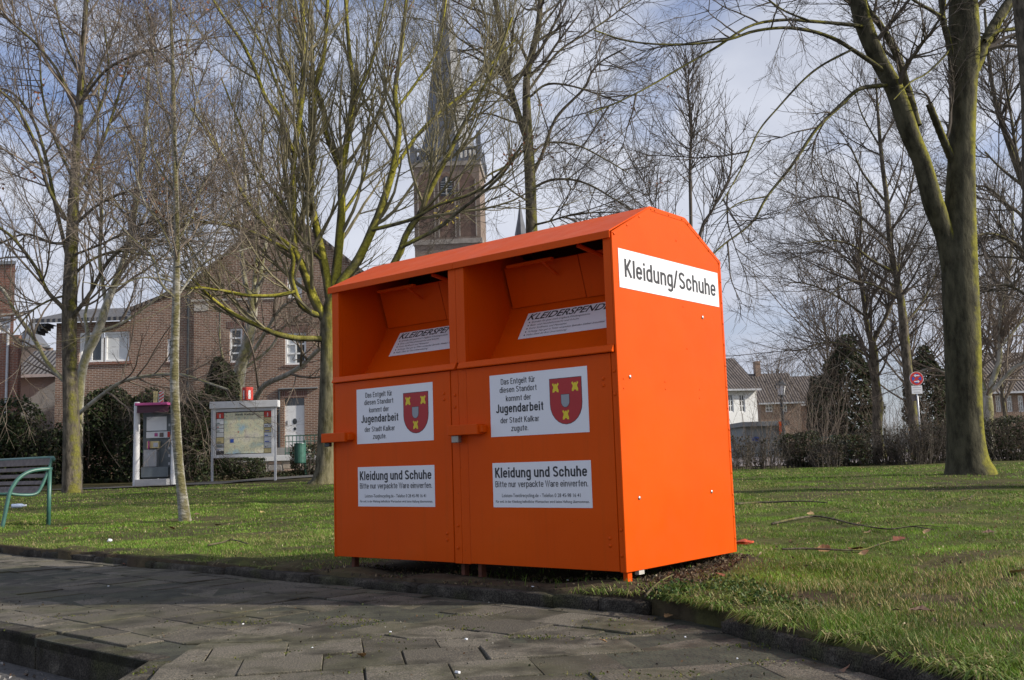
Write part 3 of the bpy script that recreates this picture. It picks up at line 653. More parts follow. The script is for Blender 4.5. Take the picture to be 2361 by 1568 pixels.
        ink('lettering', 'Bitte nur verpackte Ware einwerfen.', fr_, x0 + .022, x0 + .660, .432, .034, M['ink'], s2, .12)
        text('lettering', 'Leisten-Textilrecycling.de - Telefon 0 28 45-98 16 41', fr_, x0 + .068, x0 + .608, .3772, .019, M['ink'], s2, .004, lift=.002)
        text('lettering', 'Für evtl. in der Kleidung befindliche Wertsachen wird keine Haftung übernommen.', fr_, x0 + .022, x0 + .664, .3465, .014, M['ink'], s2, .004, lift=.002)
    fs = frame((CW, 0, z0), (0, 1, 0), (0, 0, 1))
    s3 = flat('sticker', rect(.051, 1.130, 1.461, 1.670), fs, M['white_vinyl'], C, .0026); tag(s3, 'long white sticker across the top of the right side')
    ink('lettering', 'Kleidung/Schuhe', fs, .104, 1.094, 1.522, .098, M['ink'], s3, .145, lift=.0036)
    # curved instruction stickers in the openings
    for off, e in ((-1.1225, 'left'), (0, 'right')):
        p0, p1 = np.array([.30, 1.294]), np.array([.41, 1.46]); ln = np.linalg.norm(p1 - p0); d = (p1 - p0) / ln
        fc = frame((0, p0[0], z0 + p0[1]), (1, 0, 0), (0, d[0], d[1]))
        s4 = flat('sticker', rect(1.345 + off, 2.06 + off, .0, ln), fc, M['white_vinyl'], C, .0035, .0015); tag(s4, 'instruction sticker inside the %s opening' % e)
        text('lettering', 'KLEIDERSPENDEN', fc, 1.360 + off, 2.03 + off, ln - .056, .046, M['ink'], s4, .012, .35, lift=.0045)
        rows = ('Spenden für gute noch tragbare Kleidungsstücke', 'Bett- und Haushaltswäsche und Schuhe', 'Keine Stoffreste und Matratzen', 'Achtung: Nur gut in Tüten verpackte Spenden bleiben brauchbar', 'Vielen Dank für Ihre Unterstützung!')
        for i, (r_, wd) in enumerate(zip(rows, (.43, .36, .28, .56, .30))):
            y = ln - .082 - i * .0245
            text('lettering', r_, fc, 1.402 + off, 1.402 + off + wd, y, .0135, M['ink'], s4, -.004, .2, lift=.0045)
            flat('bullet', [(1.385 + off + .005 * math.cos(a), y + .006 + .005 * math.sin(a)) for a in np.linspace(0, 2 * math.pi, 9)[:-1]], fc, M['ink'], s4, .0045)
    # feet
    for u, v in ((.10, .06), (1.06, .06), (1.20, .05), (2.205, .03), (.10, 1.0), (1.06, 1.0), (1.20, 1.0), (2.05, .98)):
        MB().prism([(0, 0), (.026, 0), (.026, .04), (.021, .04), (.021, .005), (0, .005)], lambda a, b, d: (u + a, v + b, d), -.04, CB + .006).build('leg', O if (u > 2.1 and v < .5) else M['shaded_leg'], C)  # sunlit corner leg stays orange, the shaded legs take the darkened colour
    box('spacer', M['stone_pale'], C, CW - .03, CW - .004, .12, .17, z0 - .022, z0 - .001)
    return C
CONT = container()

# ------------------------------------------------------------------ bare trees
def limb(pts, Y0, Y1=None, r=None, K=22):
    """pts: (px, py, radius px) sight points; depth runs from Y0 to Y1 along the limb"""
    Y1 = Y0 if Y1 is None else Y1
    n = len(pts); Ys = np.linspace(0, 1, n) ** 1.3 * (Y1 - Y0) + Y0
    P = np.array([at(p[0], p[1], y) for p, y in zip(pts, Ys)])
    R = np.array([p[2] * y / FPX for p, y in zip(pts, Ys)])
    Q = catmull(np.hstack([P, R[:, None]]), K)
    return Q[:, :3], np.maximum(Q[:, 3], .002)
def lb(xy, r0, r1, Y0, Y1=None, K=22):
    n = len(xy); return limb([(x, y, r0 + (r1 - r0) * i / (n - 1)) for i, (x, y) in enumerate(xy)], Y0, Y1, K=K)
def spawn(P, R, n, rng, t0=.2, t1=1., ang=(30, 60), ln=1., lvar=.35, rf=.55, rmin=.003, rmax=.03, trop=.05, wob=.12, K=6, taper=.35, side=None, tfall=.45, wts=None):
    Np, Kp, _ = P.shape
    seg = np.linalg.norm(np.diff(P, axis=1), axis=2).sum(1)
    w = seg if wts is None else wts; w = w / w.sum()
    i = rng.choice(Np, n, p=w); t = t0 + (t1 - t0) * rng.random(n) ** .85
    k = np.minimum((t * (Kp - 1)).astype(int), Kp - 2); u = (t * (Kp - 1) - k)[:, None]
    p = P[i, k] * (1 - u) + P[i, k + 1] * u; pr = R[i, k] * (1 - u[:, 0]) + R[i, k + 1] * u[:, 0]
    T = P[i, k + 1] - P[i, k]; T /= np.linalg.norm(T, axis=1, keepdims=True) + 1e-9
    q = rng.normal(size=(n, 3)); q -= (q * T).sum(1, keepdims=True) * T; q /= np.linalg.norm(q, axis=1, keepdims=True)
    a = np.radians(rng.uniform(ang[0], ang[1], n))[:, None]
    d = T * np.cos(a) + q * np.sin(a)
    l = ln * (1 - tfall * t) * np.exp(rng.normal(0, lvar, n)); st = (l / (K - 1))[:, None]
    r0 = np.clip(pr * rf, rmin, rmax)
    out = np.empty((n, K, 3)); out[:, 0] = p; drift = rng.normal(0, wob * .6, (n, 3))
    for j in range(1, K):
        d = d + rng.normal(0, wob, (n, 3)) + drift * .5; d[:, 2] += trop; d /= np.linalg.norm(d, axis=1, keepdims=True)
        out[:, j] = out[:, j - 1] + d * st
    rr = r0[:, None] * (1 - (1 - taper) * np.linspace(0, 1, K))[None]
    return out, np.maximum(rr, .0018)
def dryleaves(P, n, rng, size=.06, cols=((.17, .07, .035), (.26, .11, .05), (.12, .055, .035))):
    c = P[rng.integers(0, len(P), max(4, n // 14))]
    p = c[rng.integers(0, len(c), n)] + rng.normal(0, .12, (n, 3))
    return leafquads(p, size, rng, cols)
def leafquads(p, size, rng, cols, asp=.6, up=None, droop=0):
    n = len(p); a = rng.normal(size=(n, 3)); a /= np.linalg.norm(a, axis=1, keepdims=True)
    b = np.cross(a, rng.normal(size=(n, 3))); b /= np.linalg.norm(b, axis=1, keepdims=True) + 1e-9
    s = size * rng.uniform(.6, 1.3, n)[:, None]
    c = np.cross(a, b) * s * .15
    V = np.stack([p - a * s * .5, p - b * s * asp * .5 + c, p + a * s * .5, p + b * s * asp * .5 + c], 1).reshape(-1, 3)
    F = np.arange(4 * n).reshape(n, 4)
    F = np.concatenate([F[:, [0, 1, 2]], F[:, [0, 2, 3]]])
    cols = np.array(cols); k = cols[rng.integers(0, len(cols), n)] * rng.uniform(.65, 1.35, (n, 1))
    return V, F, np.repeat(k, 4, 0)
def tree(name, label, limbs, base, mt, mtw, counts, seed, lens=(2.2, 1.1, .5, .24), trop=.06, ang=(28, 60), rmax=(.05, .02, .009, .005), rmin=(.012, .006, .0036, .0026), leaves=0, group=None, sub=(14, 10), wob=.11, cat='tree', ntrunk=1, t0=.25, leafsize=.06, tfall=.45, tt=.3):
    rng = np.random.default_rng(seed)
    root = empty(name, base); tag(root, label, cat, group)
    b = np.array(base)
    V = []; F = []; o = 0
    for j, (p, r) in enumerate(limbs):
        m = sub[0] if j < ntrunk else sub[1]
        r = r * (1 + .05 * np.sin(np.linspace(0, 17 + 5 * j, len(r)) + j))
        v, f = tubes(p[None], r[None], m); V.append(v); F.append(f + o); o += len(v)
    me = raw_mesh('trunk', np.vstack(V) - b, [np.vstack(F)], True); link('trunk', me, mt, root)
    LP = np.array([p for p, r in limbs]); LR = np.array([r for p, r in limbs])
    for j in range(ntrunk):                      # the foot of the trunk bears no branches
        K_ = LP.shape[1]; q = np.linspace(tt * (K_ - 1), K_ - 1, K_); i0 = np.minimum(q.astype(int), K_ - 2); u_ = (q - i0)[:, None]
        LP[j], LR[j] = LP[j][i0] * (1 - u_) + LP[j][i0 + 1] * u_, LR[j][i0] * (1 - u_[:, 0]) + LR[j][i0 + 1] * u_[:, 0]
    seg = np.linalg.norm(np.diff(LP, axis=1), axis=2).sum(1); w = seg.copy(); w[:ntrunk] *= .35
    V = []; F = []; o = 0; lev = [(LP, LR)]
    Ks = (9, 6, 4, 2); ms = (5, 4, 3, 3)
    counts = tuple(int(c * k) for c, k in zip(counts, (1.5, 1.15, 1.0, 1.5))); lens = tuple(l * k for l, k in zip(lens, (1.3, 1.3, 1.25, 1.4))); rmin = tuple(r * k for r, k in zip(rmin, (1.35, 1.35, 1.2, 1.1)))
    tips = []
    for k, n in enumerate(counts):
        if n == 0: continue
        P, R = lev[-1] if k else lev[0]
        if k >= 1 and len(lev) > 2 and k >= 2:
            pass
        p, r = spawn(P, R, n, rng, t0=(t0 if k == 0 else .12), ang=ang if k < 1 else (22, 52), ln=lens[k], rmax=rmax[k], rmin=rmin[k], trop=trop if k < 2 else trop * .5, wob=wob * (.75, .8, .75, .5)[k], K=Ks[k], wts=w if k == 0 else None, tfall=tfall)
        lev.append((p, r)); v, f = tubes(p, r, ms[k]); V.append(v); F.append(f + o); o += len(v)
        if k == len(counts) - 1: tips = p[:, -1]
    me = raw_mesh('crown', np.vstack(V) - b, [np.vstack(F)], False); link('crown', me, mtw, root)
    if leaves and len(tips):
        lv, lf, lc = dryleaves(tips, leaves * 2, rng, leafsize * 1.4); me = raw_mesh('dry_leaves', lv - b, [lf], False, lc); x = link('dry_leaves', me, M['drycol'], root); x['kind'] = 'stuff'
    return root

def trees():
    # mossy multi-stemmed tree behind the left end of the container
    Y = 24
    T = limb([(741, 1126, 36), (746, 1105, 26), (752, 1040, 22), (757, 900, 20), (758, 800, 20), (762, 735, 22), (768, 690, 19)], Y)
    ls = [T,
          lb([(755, 785), (730, 781), (683, 780), (632, 768), (581, 745), (539, 725), (498, 696), (470, 671), (440, 640)], 8, 3, Y, Y - 1.6),
          lb([(762, 745), (740, 728), (720, 722), (694, 704), (681, 673), (672, 640), (676, 600), (668, 572)], 8, 5, Y, Y - 1),
          lb([(681, 673), (632, 682), (568, 681), (516, 671), (465, 664), (439, 665)], 5, 3, Y - 1, Y - 1.8),
          lb([(762, 745), (750, 737), (740, 719), (722, 686), (707, 642), (689, 596), (678, 568), (676, 478), (678, 358), (695, 239), (700, 119), (695, -30)], 13, 5, Y, Y - .8),
          lb([(765, 720), (757, 664), (743, 588), (719, 478), (709, 430), (721, 382), (721, 287), (729, 191), (748, 119), (757, -30)], 12, 4, Y, Y + .6),
          lb([(768, 700), (772, 659), (781, 573), (788, 478), (788, 406), (805, 287), (815, 205), (805, 119), (795, -30)], 13, 4, Y, Y + 1),
          lb([(784, 420), (781, 382), (752, 311), (743, 239), (724, 191), (719, 96), (700, -30)], 7, 3, Y + .6, Y + 1),
          lb([(768, 690), (791, 645), (824, 602), (858, 530), (886, 459), (910, 373), (920, 287), (910, 215), (924, 119), (939, -20)], 13, 4, Y, Y - .5),
          lb([(858, 530), (915, 516), (958, 502), (1010, 473), (1095, 444), (1150, 400), (1200, 340)], 5, 2.5, Y - .2, Y - 1.4),
          lb([(775, 700), (850, 650), (910, 607), (939, 535), (967, 497), (987, 449), (1030, 363), (1058, 306), (1095, 239), (1140, 150), (1180, 40)], 10, 3, Y, Y - 1.5),
          lb([(925, 570), (1010, 526), (1058, 487), (1095, 459), (1160, 400), (1205, 330)], 5, 2.5, Y - .4, Y - 2),
          lb([(905, 395), (939, 344), (967, 306), (1010, 263), (1082, 205), (1130, 150), (1190, 90)], 5, 2.5, Y - .3, Y + .8),
          lb([(676, 350), (643, 268), (614, 229), (590, 167), (557, 96), (509, 29), (480, -20)], 6, 3, Y - .6, Y - 1.2),
          lb([(676, 575), (619, 526), (580, 483), (537, 406), (523, 377), (490, 320), (440, 250)], 6, 2.5, Y - .6, Y - 1.8),
          lb([(668, 578), (580, 535), (509, 516), (461, 511), (410, 480)], 5, 2.5, Y - .6, Y - 2),
          lb([(722, 440), (690, 268), (676, 182), (647, 110), (643, -20)], 6, 3, Y, Y + 1.2),
          lb([(684, 300), (640, 200), (600, 100), (540, -10)], 4, 2, Y, Y + 1),
          lb([(810, 240), (850, 160), (870, 90), (890, -10)], 4, 2, Y + .5, Y + .2),
          lb([(915, 250), (960, 190), (1010, 110), (1030, -10)], 4, 2, Y - .4, Y + .4),
          lb([(743, 600), (700, 560), (650, 470), (600, 400), (550, 280), (510, 180)], 5, 2, Y, Y + 1.6),
          lb([(785, 500), (830, 430), (850, 360), (850, 280), (870, 200)], 4, 2, Y + .5, Y + 1.6)]
    tree('lime_tree', 'mossy yellow-green many-stemmed tree right behind the container\'s left end', ls, tuple(at(745, 1120, Y)), M['bark_moss'], M['twig_olive'], (150, 1100, 5200, 8500), 11, lens=(2.3, 1.2, .6, .28), trop=.13, ang=(18, 48), leaves=260, group='bare park trees')
    # big tree on the right
    Y = 17.5
    T = limb([(2238, 1112, 62), (2236, 1090, 54), (2231, 1062, 46), (2226, 1000, 42), (2222, 900, 40), (2219, 780, 38.5), (2212, 600, 38), (2214, 460, 35), (2218, 330, 31), (2221, 200, 31), (2222, 120, 34), (2222, 40, 34), (2216, -120, 28)], Y, K=40)
    T = (T[0][np.linspace(0, 39, 40).astype(int)], T[1])
    ls = [lb([(2200, 640), (2184, 560), (2165, 505), (2150, 463), (2124, 370), (2098, 309), (2062, 206), (2021, 129), (1990, 51), (1968, -40)], 24, 19, Y, Y - .8, K=40),
          lb([(2115, 290), (2104, 247), (2073, 139), (2032, 62), (2001, 20), (1980, -40)], 10, 6, Y - .4, Y - .2, K=40),
          lb([(2055, 195), (2027, 198), (1980, 206), (1939, 242), (1882, 298), (1826, 381), (1769, 453), (1733, 514), (1672, 561), (1640, 590)], 6, 1.6, Y - .5, Y - 2.2, K=40),
          lb([(2040, 165), (2006, 141), (1960, 111), (1924, 90), (1872, 72), (1810, 64), (1738, 72), (1672, 93), (1560, 103), (1450, 95), (1370, 70)], 6, 1.8, Y - .6, Y - 3, K=40),
          lb([(1965, 114), (1898, 149), (1852, 185), (1795, 247), (1749, 303), (1713, 381), (1682, 437), (1660, 470)], 3, 1.2, Y - .9, Y - 2.4, K=40),
          lb([(1998, 62), (1975, 59), (1929, 54), (1867, 49), (1805, 46), (1729, 60), (1650, 110), (1573, 154), (1499, 198), (1426, 235), (1360, 262)], 5, 1.5, Y - .7, Y - 3.2, K=40),
          lb([(1870, 50), (1800, 20), (1740, -30)], 3, 1.5, Y - 1.5, Y - 2, K=40),
          lb([(2212, 240), (2209, 221), (2196, 154), (2186, 93), (2173, 36), (2178, -30)], 8, 7, Y, Y - .2, K=40),
          lb([(2178, 45), (2150, 26), (2114, 5), (2060, -30)], 5, 3, Y - .3, Y - 1, K=40),
          lb([(2190, 110), (2176, 131), (2135, 170), (2099, 190), (2060, 230)], 3, 1.5, Y - .1, Y - 1.2, K=40),
          lb([(2204, 390), (2189, 355), (2165, 298), (2142, 240)], 10, 8, Y, Y - .3, K=40),
          lb([(2232, 190), (2253, 144), (2274, 93), (2304, 41), (2345, -20)], 14, 13, Y, Y + .6, K=40),
          lb([(2270, 95), (2300, 72), (2345, 66), (2400, 50)], 6, 4, Y, Y + .6, K=40),
          lb([(1771, 452), (1700, 470), (1640, 520)], 2, 1, Y - 1.8, Y - 2.4, K=40)]
    ls = [T] + ls
    tree('lime_tree', 'thick grey park tree with yellow lichen standing on the right lawn', ls, tuple(at(2232, 1090, Y)), M['bark_big'], M['twig_dark'], (34, 330, 1700, 2600), 12, lens=(1.15, .75, .42, .2), trop=-.01, ang=(25, 60), group='bare park trees', sub=(28, 12), t0=.3, tt=.75)
    # trunk at the right edge
    Y = 14
    ls = [limb([(2432, 1120, 60), (2424, 1000, 50), (2412, 600, 46), (2398, 250, 42), (2378, 0, 40), (2362, -160, 36)], Y),
          lb([(2395, 200), (2440, 120), (2520, 20)], 12, 6, Y), lb([(2370, -40), (2330, -110), (2270, -180)], 12, 6, Y)]
    tree('lime_tree', 'dark trunk cut off by the photo\'s right edge', ls, tuple(at(2432, 1115, Y)), M['bark_brown'], M['twig_dark'], (14, 90, 300), 13, lens=(2., 1., .5), group='bare park trees', sub=(20, 12))
    # tree behind the container's roof
    Y = 26
    ls = [limb([(1236, 1080, 22), (1232, 800, 17), (1226, 533, 14.5), (1222, 404, 13), (1216, 294, 11), (1214, 184, 9), (1227, 121, 8), (1242, 55, 7), (1248, -40, 6)], Y),
          lb([(1212, 310), (1205, 294), (1183, 228), (1172, 176), (1165, 129), (1154, 66), (1135, -40)], 9, 6, Y, Y + .6),
          lb([(1227, 434), (1271, 415), (1323, 415), (1367, 430), (1411, 456), (1455, 481)], 3.4, 1.5, Y, Y - 1.5),
          lb([(1230, 400), (1253, 349), (1282, 272), (1345, 206), (1363, 169), (1389, 140), (1444, 110)], 4.5, 1.8, Y, Y - 1),
          lb([(1220, 225), (1260, 195), (1316, 198), (1389, 221), (1444, 239)], 3.2, 1.4, Y, Y - 1.5),
          lb([(1218, 210), (1286, 121), (1352, 77), (1407, 40), (1455, 0)], 3.4, 1.5, Y, Y + 1),
          lb([(1214, 340), (1168, 382), (1132, 400), (1095, 426), (1040, 450)], 3.4, 1.5, Y, Y - 1),
          lb([(1226, 520), (1264, 511), (1330, 493), (1426, 489)], 2.8, 1.4, Y, Y - 1.6),
          lb([(1222, 360), (1260, 330), (1330, 335), (1400, 370), (1450, 400)], 3, 1.3, Y, Y + 1.5),
          lb([(1220, 290), (1180, 280), (1120, 262), (1060, 275)], 3, 1.3, Y, Y + 1),
          lb([(1240, 70), (1280, 20), (1310, -30)], 3, 2, Y), lb([(1226, 470), (1180, 440), (1130, 400)], 2.5, 1.2, Y, Y - 1),
          lb([(1172, 180), (1120, 130), (1060, 90), (1000, 40)], 3, 1.4, Y + .3, Y + 1)]
    tree('lime_tree', 'slim dark tree rising behind the middle of the container roof', ls, tuple(at(1236, 1075, Y)), M['bark_brown'], M['twig_dark'], (80, 620, 3200, 5200), 14, lens=(1.9, 1.0, .5, .26), trop=.03, ang=(30, 65), leaves=120, group='bare park trees')
    # left tree
    Y = 23
    ls = [limb([(165, 1150, 26), (166, 1130, 21), (165, 1000, 18.5), (161, 850, 17), (160, 717, 17), (165, 574, 13.5), (170, 454, 12), (177, 335, 10.5), (184, 239, 9), (189, 143, 7), (196, 48, 6), (203, -60, 5)], Y),
          lb([(152, 507), (110, 430), (85, 340), (40, 250), (-10, 200)], 5, 2.4, Y, Y - 1), lb([(155, 590), (129, 478), (103, 354), (72, 268), (29, 215), (-20, 200)], 5, 2.4, Y, Y + 1),
          lb([(180, 260), (167, 239), (129, 158), (81, 100), (38, 62), (0, 30)], 4.5, 2, Y, Y - 1), lb([(183, 245), (191, 229), (249, 158), (330, 120), (368, 115), (420, 90)], 4, 2, Y, Y - 1),
          lb([(170, 470), (182, 440), (229, 344), (258, 268), (282, 191), (300, 120)], 5, 2, Y, Y + 1), lb([(160, 735), (146, 711), (109, 671), (83, 618), (33, 552), (-10, 519)], 6, 3, Y, Y - 1),
          lb([(165, 740), (172, 724), (205, 681), (248, 605), (300, 560), (360, 540)], 6, 2.6, Y, Y - 1), lb([(165, 680), (120, 690), (70, 720), (30, 770)], 3, 1.6, Y, Y - 1),
          lb([(163, 640), (210, 600), (270, 580), (350, 590)], 4, 2, Y, Y + 1.2), lb([(164, 560), (120, 560), (60, 540), (0, 560)], 4, 1.8, Y, Y + 1),
          lb([(170, 520), (230, 470), (300, 440), (370, 430)], 4, 1.8, Y, Y - 1.5), lb([(172, 420), (130, 330), (100, 230), (90, 120)], 4, 1.8, Y, Y + 1.5),
          lb([(180, 330), (230, 250), (250, 160), (240, 60)], 4, 1.8, Y, Y + 1.5), lb([(188, 180), (150, 100), (130, 20), (120, -40)], 3.5, 1.6, Y, Y),
          lb([(186, 230), (230, 150), (270, 60), (290, -30)], 3.5, 1.6, Y, Y), lb([(165, 590), (240, 560), (320, 520), (400, 500)], 3, 1.6, Y, Y - 2)]
    tree('lime_tree', 'tall brown tree with fine drooping twigs at the left, behind the bench', ls, tuple(at(165, 1138, Y)), M['bark_brown'], M['twig_brown'], (140, 1000, 4600, 7600), 15, lens=(2.1, 1.05, .55, .27), trop=.04, ang=(28, 60), leaves=260, group='bare park trees')
    # pale plane tree behind it
    Y = 30
    ls = [limb([(176, 1120, 14), (178, 1060, 12), (180, 982, 11), (185, 883, 11), (198, 823, 10), (225, 767, 10), (245, 704, 9), (275, 628, 8), (298, 552, 7), (320, 430, 6), (335, 300, 5), (345, 120, 3)], Y),
          lb([(183, 905), (165, 892), (146, 876), (109, 836), (76, 777), (33, 717), (13, 678), (-20, 640)], 6, 4, Y, Y - .8),
          lb([(182, 960), (184, 952), (232, 913), (284, 879), (351, 865), (397, 863), (430, 866), (480, 883), (529, 899)], 5, 2.2, Y, Y - 2),
          lb([(198, 823), (202, 770), (196, 730), (205, 690)], 6, 3, Y, Y + .6), lb([(225, 767), (290, 740), (360, 690), (420, 650)], 4, 2, Y, Y), lb([(245, 704), (230, 600), (235, 480), (225, 330), (230, 150)], 5, 2, Y, Y + 1),
          lb([(298, 552), (350, 470), (390, 360), (420, 250)], 4, 2, Y, Y - 1)]
    tree('plane_tree', 'pale leaning plane tree growing out of the hedge at the left', ls, tuple(at(176, 1112, Y)), M['bark_pale'], M['twig_brown'], (70, 420, 2000, 3000), 16, lens=(2.2, 1.1, .6, .3), trop=.05, group='pale plane trees')
    Y = 33
    ls = [limb([(541, 1060, 17), (545, 980, 15), (550, 892, 14), (555, 848, 14), (565, 815, 14), (575, 771, 13), (581, 725, 12), (583, 686, 12)], Y),
          lb([(583, 690), (570, 668), (562, 629), (557, 583), (560, 539), (565, 440), (560, 300)], 7, 3, Y, Y), lb([(583, 690), (586, 660), (591, 604), (593, 557), (591, 519), (600, 400), (610, 260)], 6, 3, Y, Y + 1),
          lb([(583, 690), (599, 655), (604, 609), (614, 557), (640, 480), (660, 380)], 7, 3, Y, Y + 1), lb([(560, 843), (593, 797), (622, 750), (645, 714), (678, 689)], 5, 3, Y, Y - 1),
          lb([(562, 850), (601, 822), (627, 797), (658, 750), (700, 720)], 4, 2.4, Y, Y - .5), lb([(548, 940), (570, 935), (588, 920), (611, 887), (658, 866), (696, 843), (730, 810), (750, 795)], 7, 5, Y, Y - 2.5),
          lb([(545, 930), (534, 900), (519, 848), (507, 789), (507, 737), (508, 704)], 3, 2, Y, Y - 1), lb([(599, 655), (630, 610), (660, 580)], 4, 2, Y, Y - 1)]
    tree('plane_tree', 'pale plane tree forking in front of the brick house, behind the map board', ls, tuple(at(541, 1060, Y)), M['bark_pale'], M['twig_brown'], (60, 380, 1700, 2600), 17, lens=(2.1, 1.1, .6, .3), trop=.08, group='pale plane trees')
    # thin white trunk
    Y = 13.0
    ls = [limb([(430, 1222, 16), (427, 1205, 13.5), (421, 1150, 12), (413, 1080, 11), (405, 960, 10.5), (402, 850, 9.5), (406, 700, 9), (408, 560, 7.5), (405, 430, 6.5), (401, 300, 5.5), (398, 150, 4.5), (392, -20, 3.5)], Y),
          lb([(408, 690), (393, 677), (370, 651), (350, 591), (300, 545), (260, 500)], 3.6, 1.6, Y, Y - .6), lb([(408, 685), (440, 640), (480, 600), (530, 585), (580, 570)], 3.2, 1.3, Y, Y + .6),
          lb([(407, 600), (370, 520), (330, 460), (300, 360), (250, 280)], 3, 1.2, Y, Y - .5), lb([(407, 560), (440, 500), (470, 420), (520, 330)], 3, 1.2, Y, Y + .4),
          lb([(405, 450), (360, 370), (340, 280), (320, 160)], 2.8, 1.1, Y, Y + .5), lb([(404, 400), (440, 300), (460, 200), (500, 90)], 2.8, 1.1, Y, Y - .4), lb([(402, 320), (370, 220), (350, 100), (330, 0)], 2.6, 1, Y), lb([(399, 220), (430, 120), (440, 20)], 2.4, 1, Y),
          lb([(408, 650), (330, 640), (260, 660), (190, 650)], 2.6, 1, Y, Y - .6), lb([(408, 620), (470, 570), (520, 500), (560, 440)], 2.6, 1, Y, Y - .6), lb([(407, 520), (340, 480), (280, 430), (220, 400)], 2.6, 1, Y, Y + .6)]
    tree('young_tree', 'slender young tree with a whitish trunk on the left lawn', ls, tuple(at(427, 1212, Y)), M['bark_white'], M['twig_brown'], (60, 420, 1900, 2600), 18, lens=(.95, .5, .26, .13), trop=.07, ang=(28, 58), rmax=(.016, .008, .004, .0025), rmin=(.006, .0035, .0022, .0018), leaves=110, leafsize=.035, tt=.42)
    # saplings beyond the roof on the right
    Y = 30
    ls = [limb([(1602, 1060, 6), (1598, 800, 5), (1593, 511, 4.2), (1591, 368, 3.2), (1595, 294, 2.6), (1587, 221, 1.8), (1588, 150, 1)], Y)]
    tree('sapling', 'thin leafless sapling straight behind the container\'s gable', ls, tuple(at(1602, 1062, Y)), M['twig_dark'], M['twig_dark'], (46, 260, 700), 19, lens=(1.7, .7, .35), trop=.12, ang=(30, 60), rmax=(.018, .009, .005), tfall=.6, t0=.3, wob=.1, tt=.12)
    ls = [limb([(1650, 1060, 5), (1625, 800, 4.5), (1612, 560, 4), (1646, 478, 3), (1683, 404, 2.4), (1687, 331, 1.4)], Y + 1), lb([(1616, 600), (1580, 560), (1540, 530), (1500, 460), (1480, 400)], 2.6, 1, Y + 1, Y)]
    tree('sapling', 'leaning leafless sapling right of the container\'s gable', ls, tuple(at(1650, 1062, Y + 1)), M['twig_dark'], M['twig_dark'], (40, 230, 600), 20, lens=(1.8, .7, .35), trop=.10, ang=(30, 65), rmax=(.018, .009, .005), tfall=.5, t0=.2, tt=.15)
    # trees of the middle distance on the right
    Y = 40
    ls = [limb([(2032, 1064, 15), (2029, 1040, 12), (2023, 993, 11), (2024, 932, 11), (2018, 871, 10), (2015, 825, 10), (2011, 789, 9)], Y),
          lb([(2011, 795), (2002, 764), (1996, 730), (1988, 669), (1980, 617), (1985, 500), (1975, 420)], 7, 2.5, Y, Y), lb([(2012, 795), (2021, 772), (2052, 710), (2068, 648), (2075, 560)], 6, 2.5, Y, Y + 1),
          lb([(2015, 830), (1960, 800), (1900, 790), (1840, 810)], 3, 1.3, Y, Y - 1), lb([(1996, 730), (1940, 690), (1880, 660), (1830, 650)], 3, 1.3, Y, Y - 1), lb([(1986, 640), (1930, 580), (1880, 560)], 3, 1.3, Y, Y + 1)]
    tree('lime_tree', 'forked tree with a lichen-streaked trunk left of the no-stopping sign', ls, tuple(at(2032, 1064, Y)), M['bark_brown'], M['twig_dark'], (100, 620, 2600, 3600), 21, lens=(2.3, 1.2, .6, .3), trop=.03, group='bare trees by the street')
    Y = 36
    ls = [limb([(2118, 1068, 17), (2113, 1050, 13), (2111, 1030, 12), (2105, 962, 11.5), (2096, 886, 11), (2088, 807, 10), (2081, 720, 9), (2068, 643, 8), (2052, 566, 7), (2045, 463, 5.5), (2032, 360, 4.5), (2024, 257, 3.2), (2019, 180, 2)], Y),
          lb([(2063, 630), (2006, 597), (1965, 566), (1918, 555), (1860, 560)], 4, 1.5, Y, Y - 1), lb([(2053, 560), (1990, 504), (1944, 463), (1893, 453), (1830, 470)], 3.6, 1.4, Y, Y + 1), lb([(2084, 750), (2130, 690), (2170, 600)], 3.6, 1.6, Y, Y + 1),
          lb([(2046, 470), (1990, 400), (1960, 340), (1930, 330)], 3.2, 1.3, Y, Y), lb([(2050, 540), (2090, 470), (2110, 380), (2120, 280)], 3.2, 1.3, Y, Y), lb([(2075, 690), (2020, 660), (1960, 650), (1900, 690)], 3.2, 1.3, Y, Y - 1), lb([(2030, 340), (1990, 270), (1970, 210)], 2.4, 1.1, Y), lb([(2030, 330), (2070, 260), (2080, 190)], 2.4, 1.1, Y)]
    tree('lime_tree', 'tall slim tree directly left of the no-stopping sign pole', ls, tuple(at(2115, 1064, Y)), M['bark_brown'], M['twig_dark'], (110, 720, 3200, 4600), 22, lens=(2.2, 1.15, .6, .3), trop=.03, ang=(35, 65), group='bare trees by the street')
    Y = 38
    ls = [limb([(2284, 1062, 15), (2280, 1020, 13), (2278, 962, 12.5), (2275, 913, 12)], Y), lb([(2276, 915), (2291, 871), (2303, 834), (2306, 780), (2310, 700), (2330, 600), (2335, 480)], 8, 3, Y, Y),
          lb([(2285, 900), (2297, 892), (2336, 850), (2365, 835), (2420, 800)], 6, 3, Y, Y - 1), lb([(2274, 920), (2269, 901), (2260, 856), (2250, 800), (2240, 700), (2230, 560)], 6, 3, Y, Y + 1), lb([(2306, 800), (2340, 760), (2380, 700)], 4, 2, Y, Y), lb([(2274, 905), (2200, 870), (2150, 850), (2110, 860)], 4, 2, Y, Y + 1)]
    tree('plane_tree', 'pale-limbed tree half hidden behind the thick trunk on the right', ls, tuple(at(2284, 1062, Y)), M['bark_pale'], M['twig_brown'], (70, 480, 2200, 3000), 23, lens=(2.2, 1.1, .6, .3), trop=.05, group='bare trees by the street')
    Y = 24
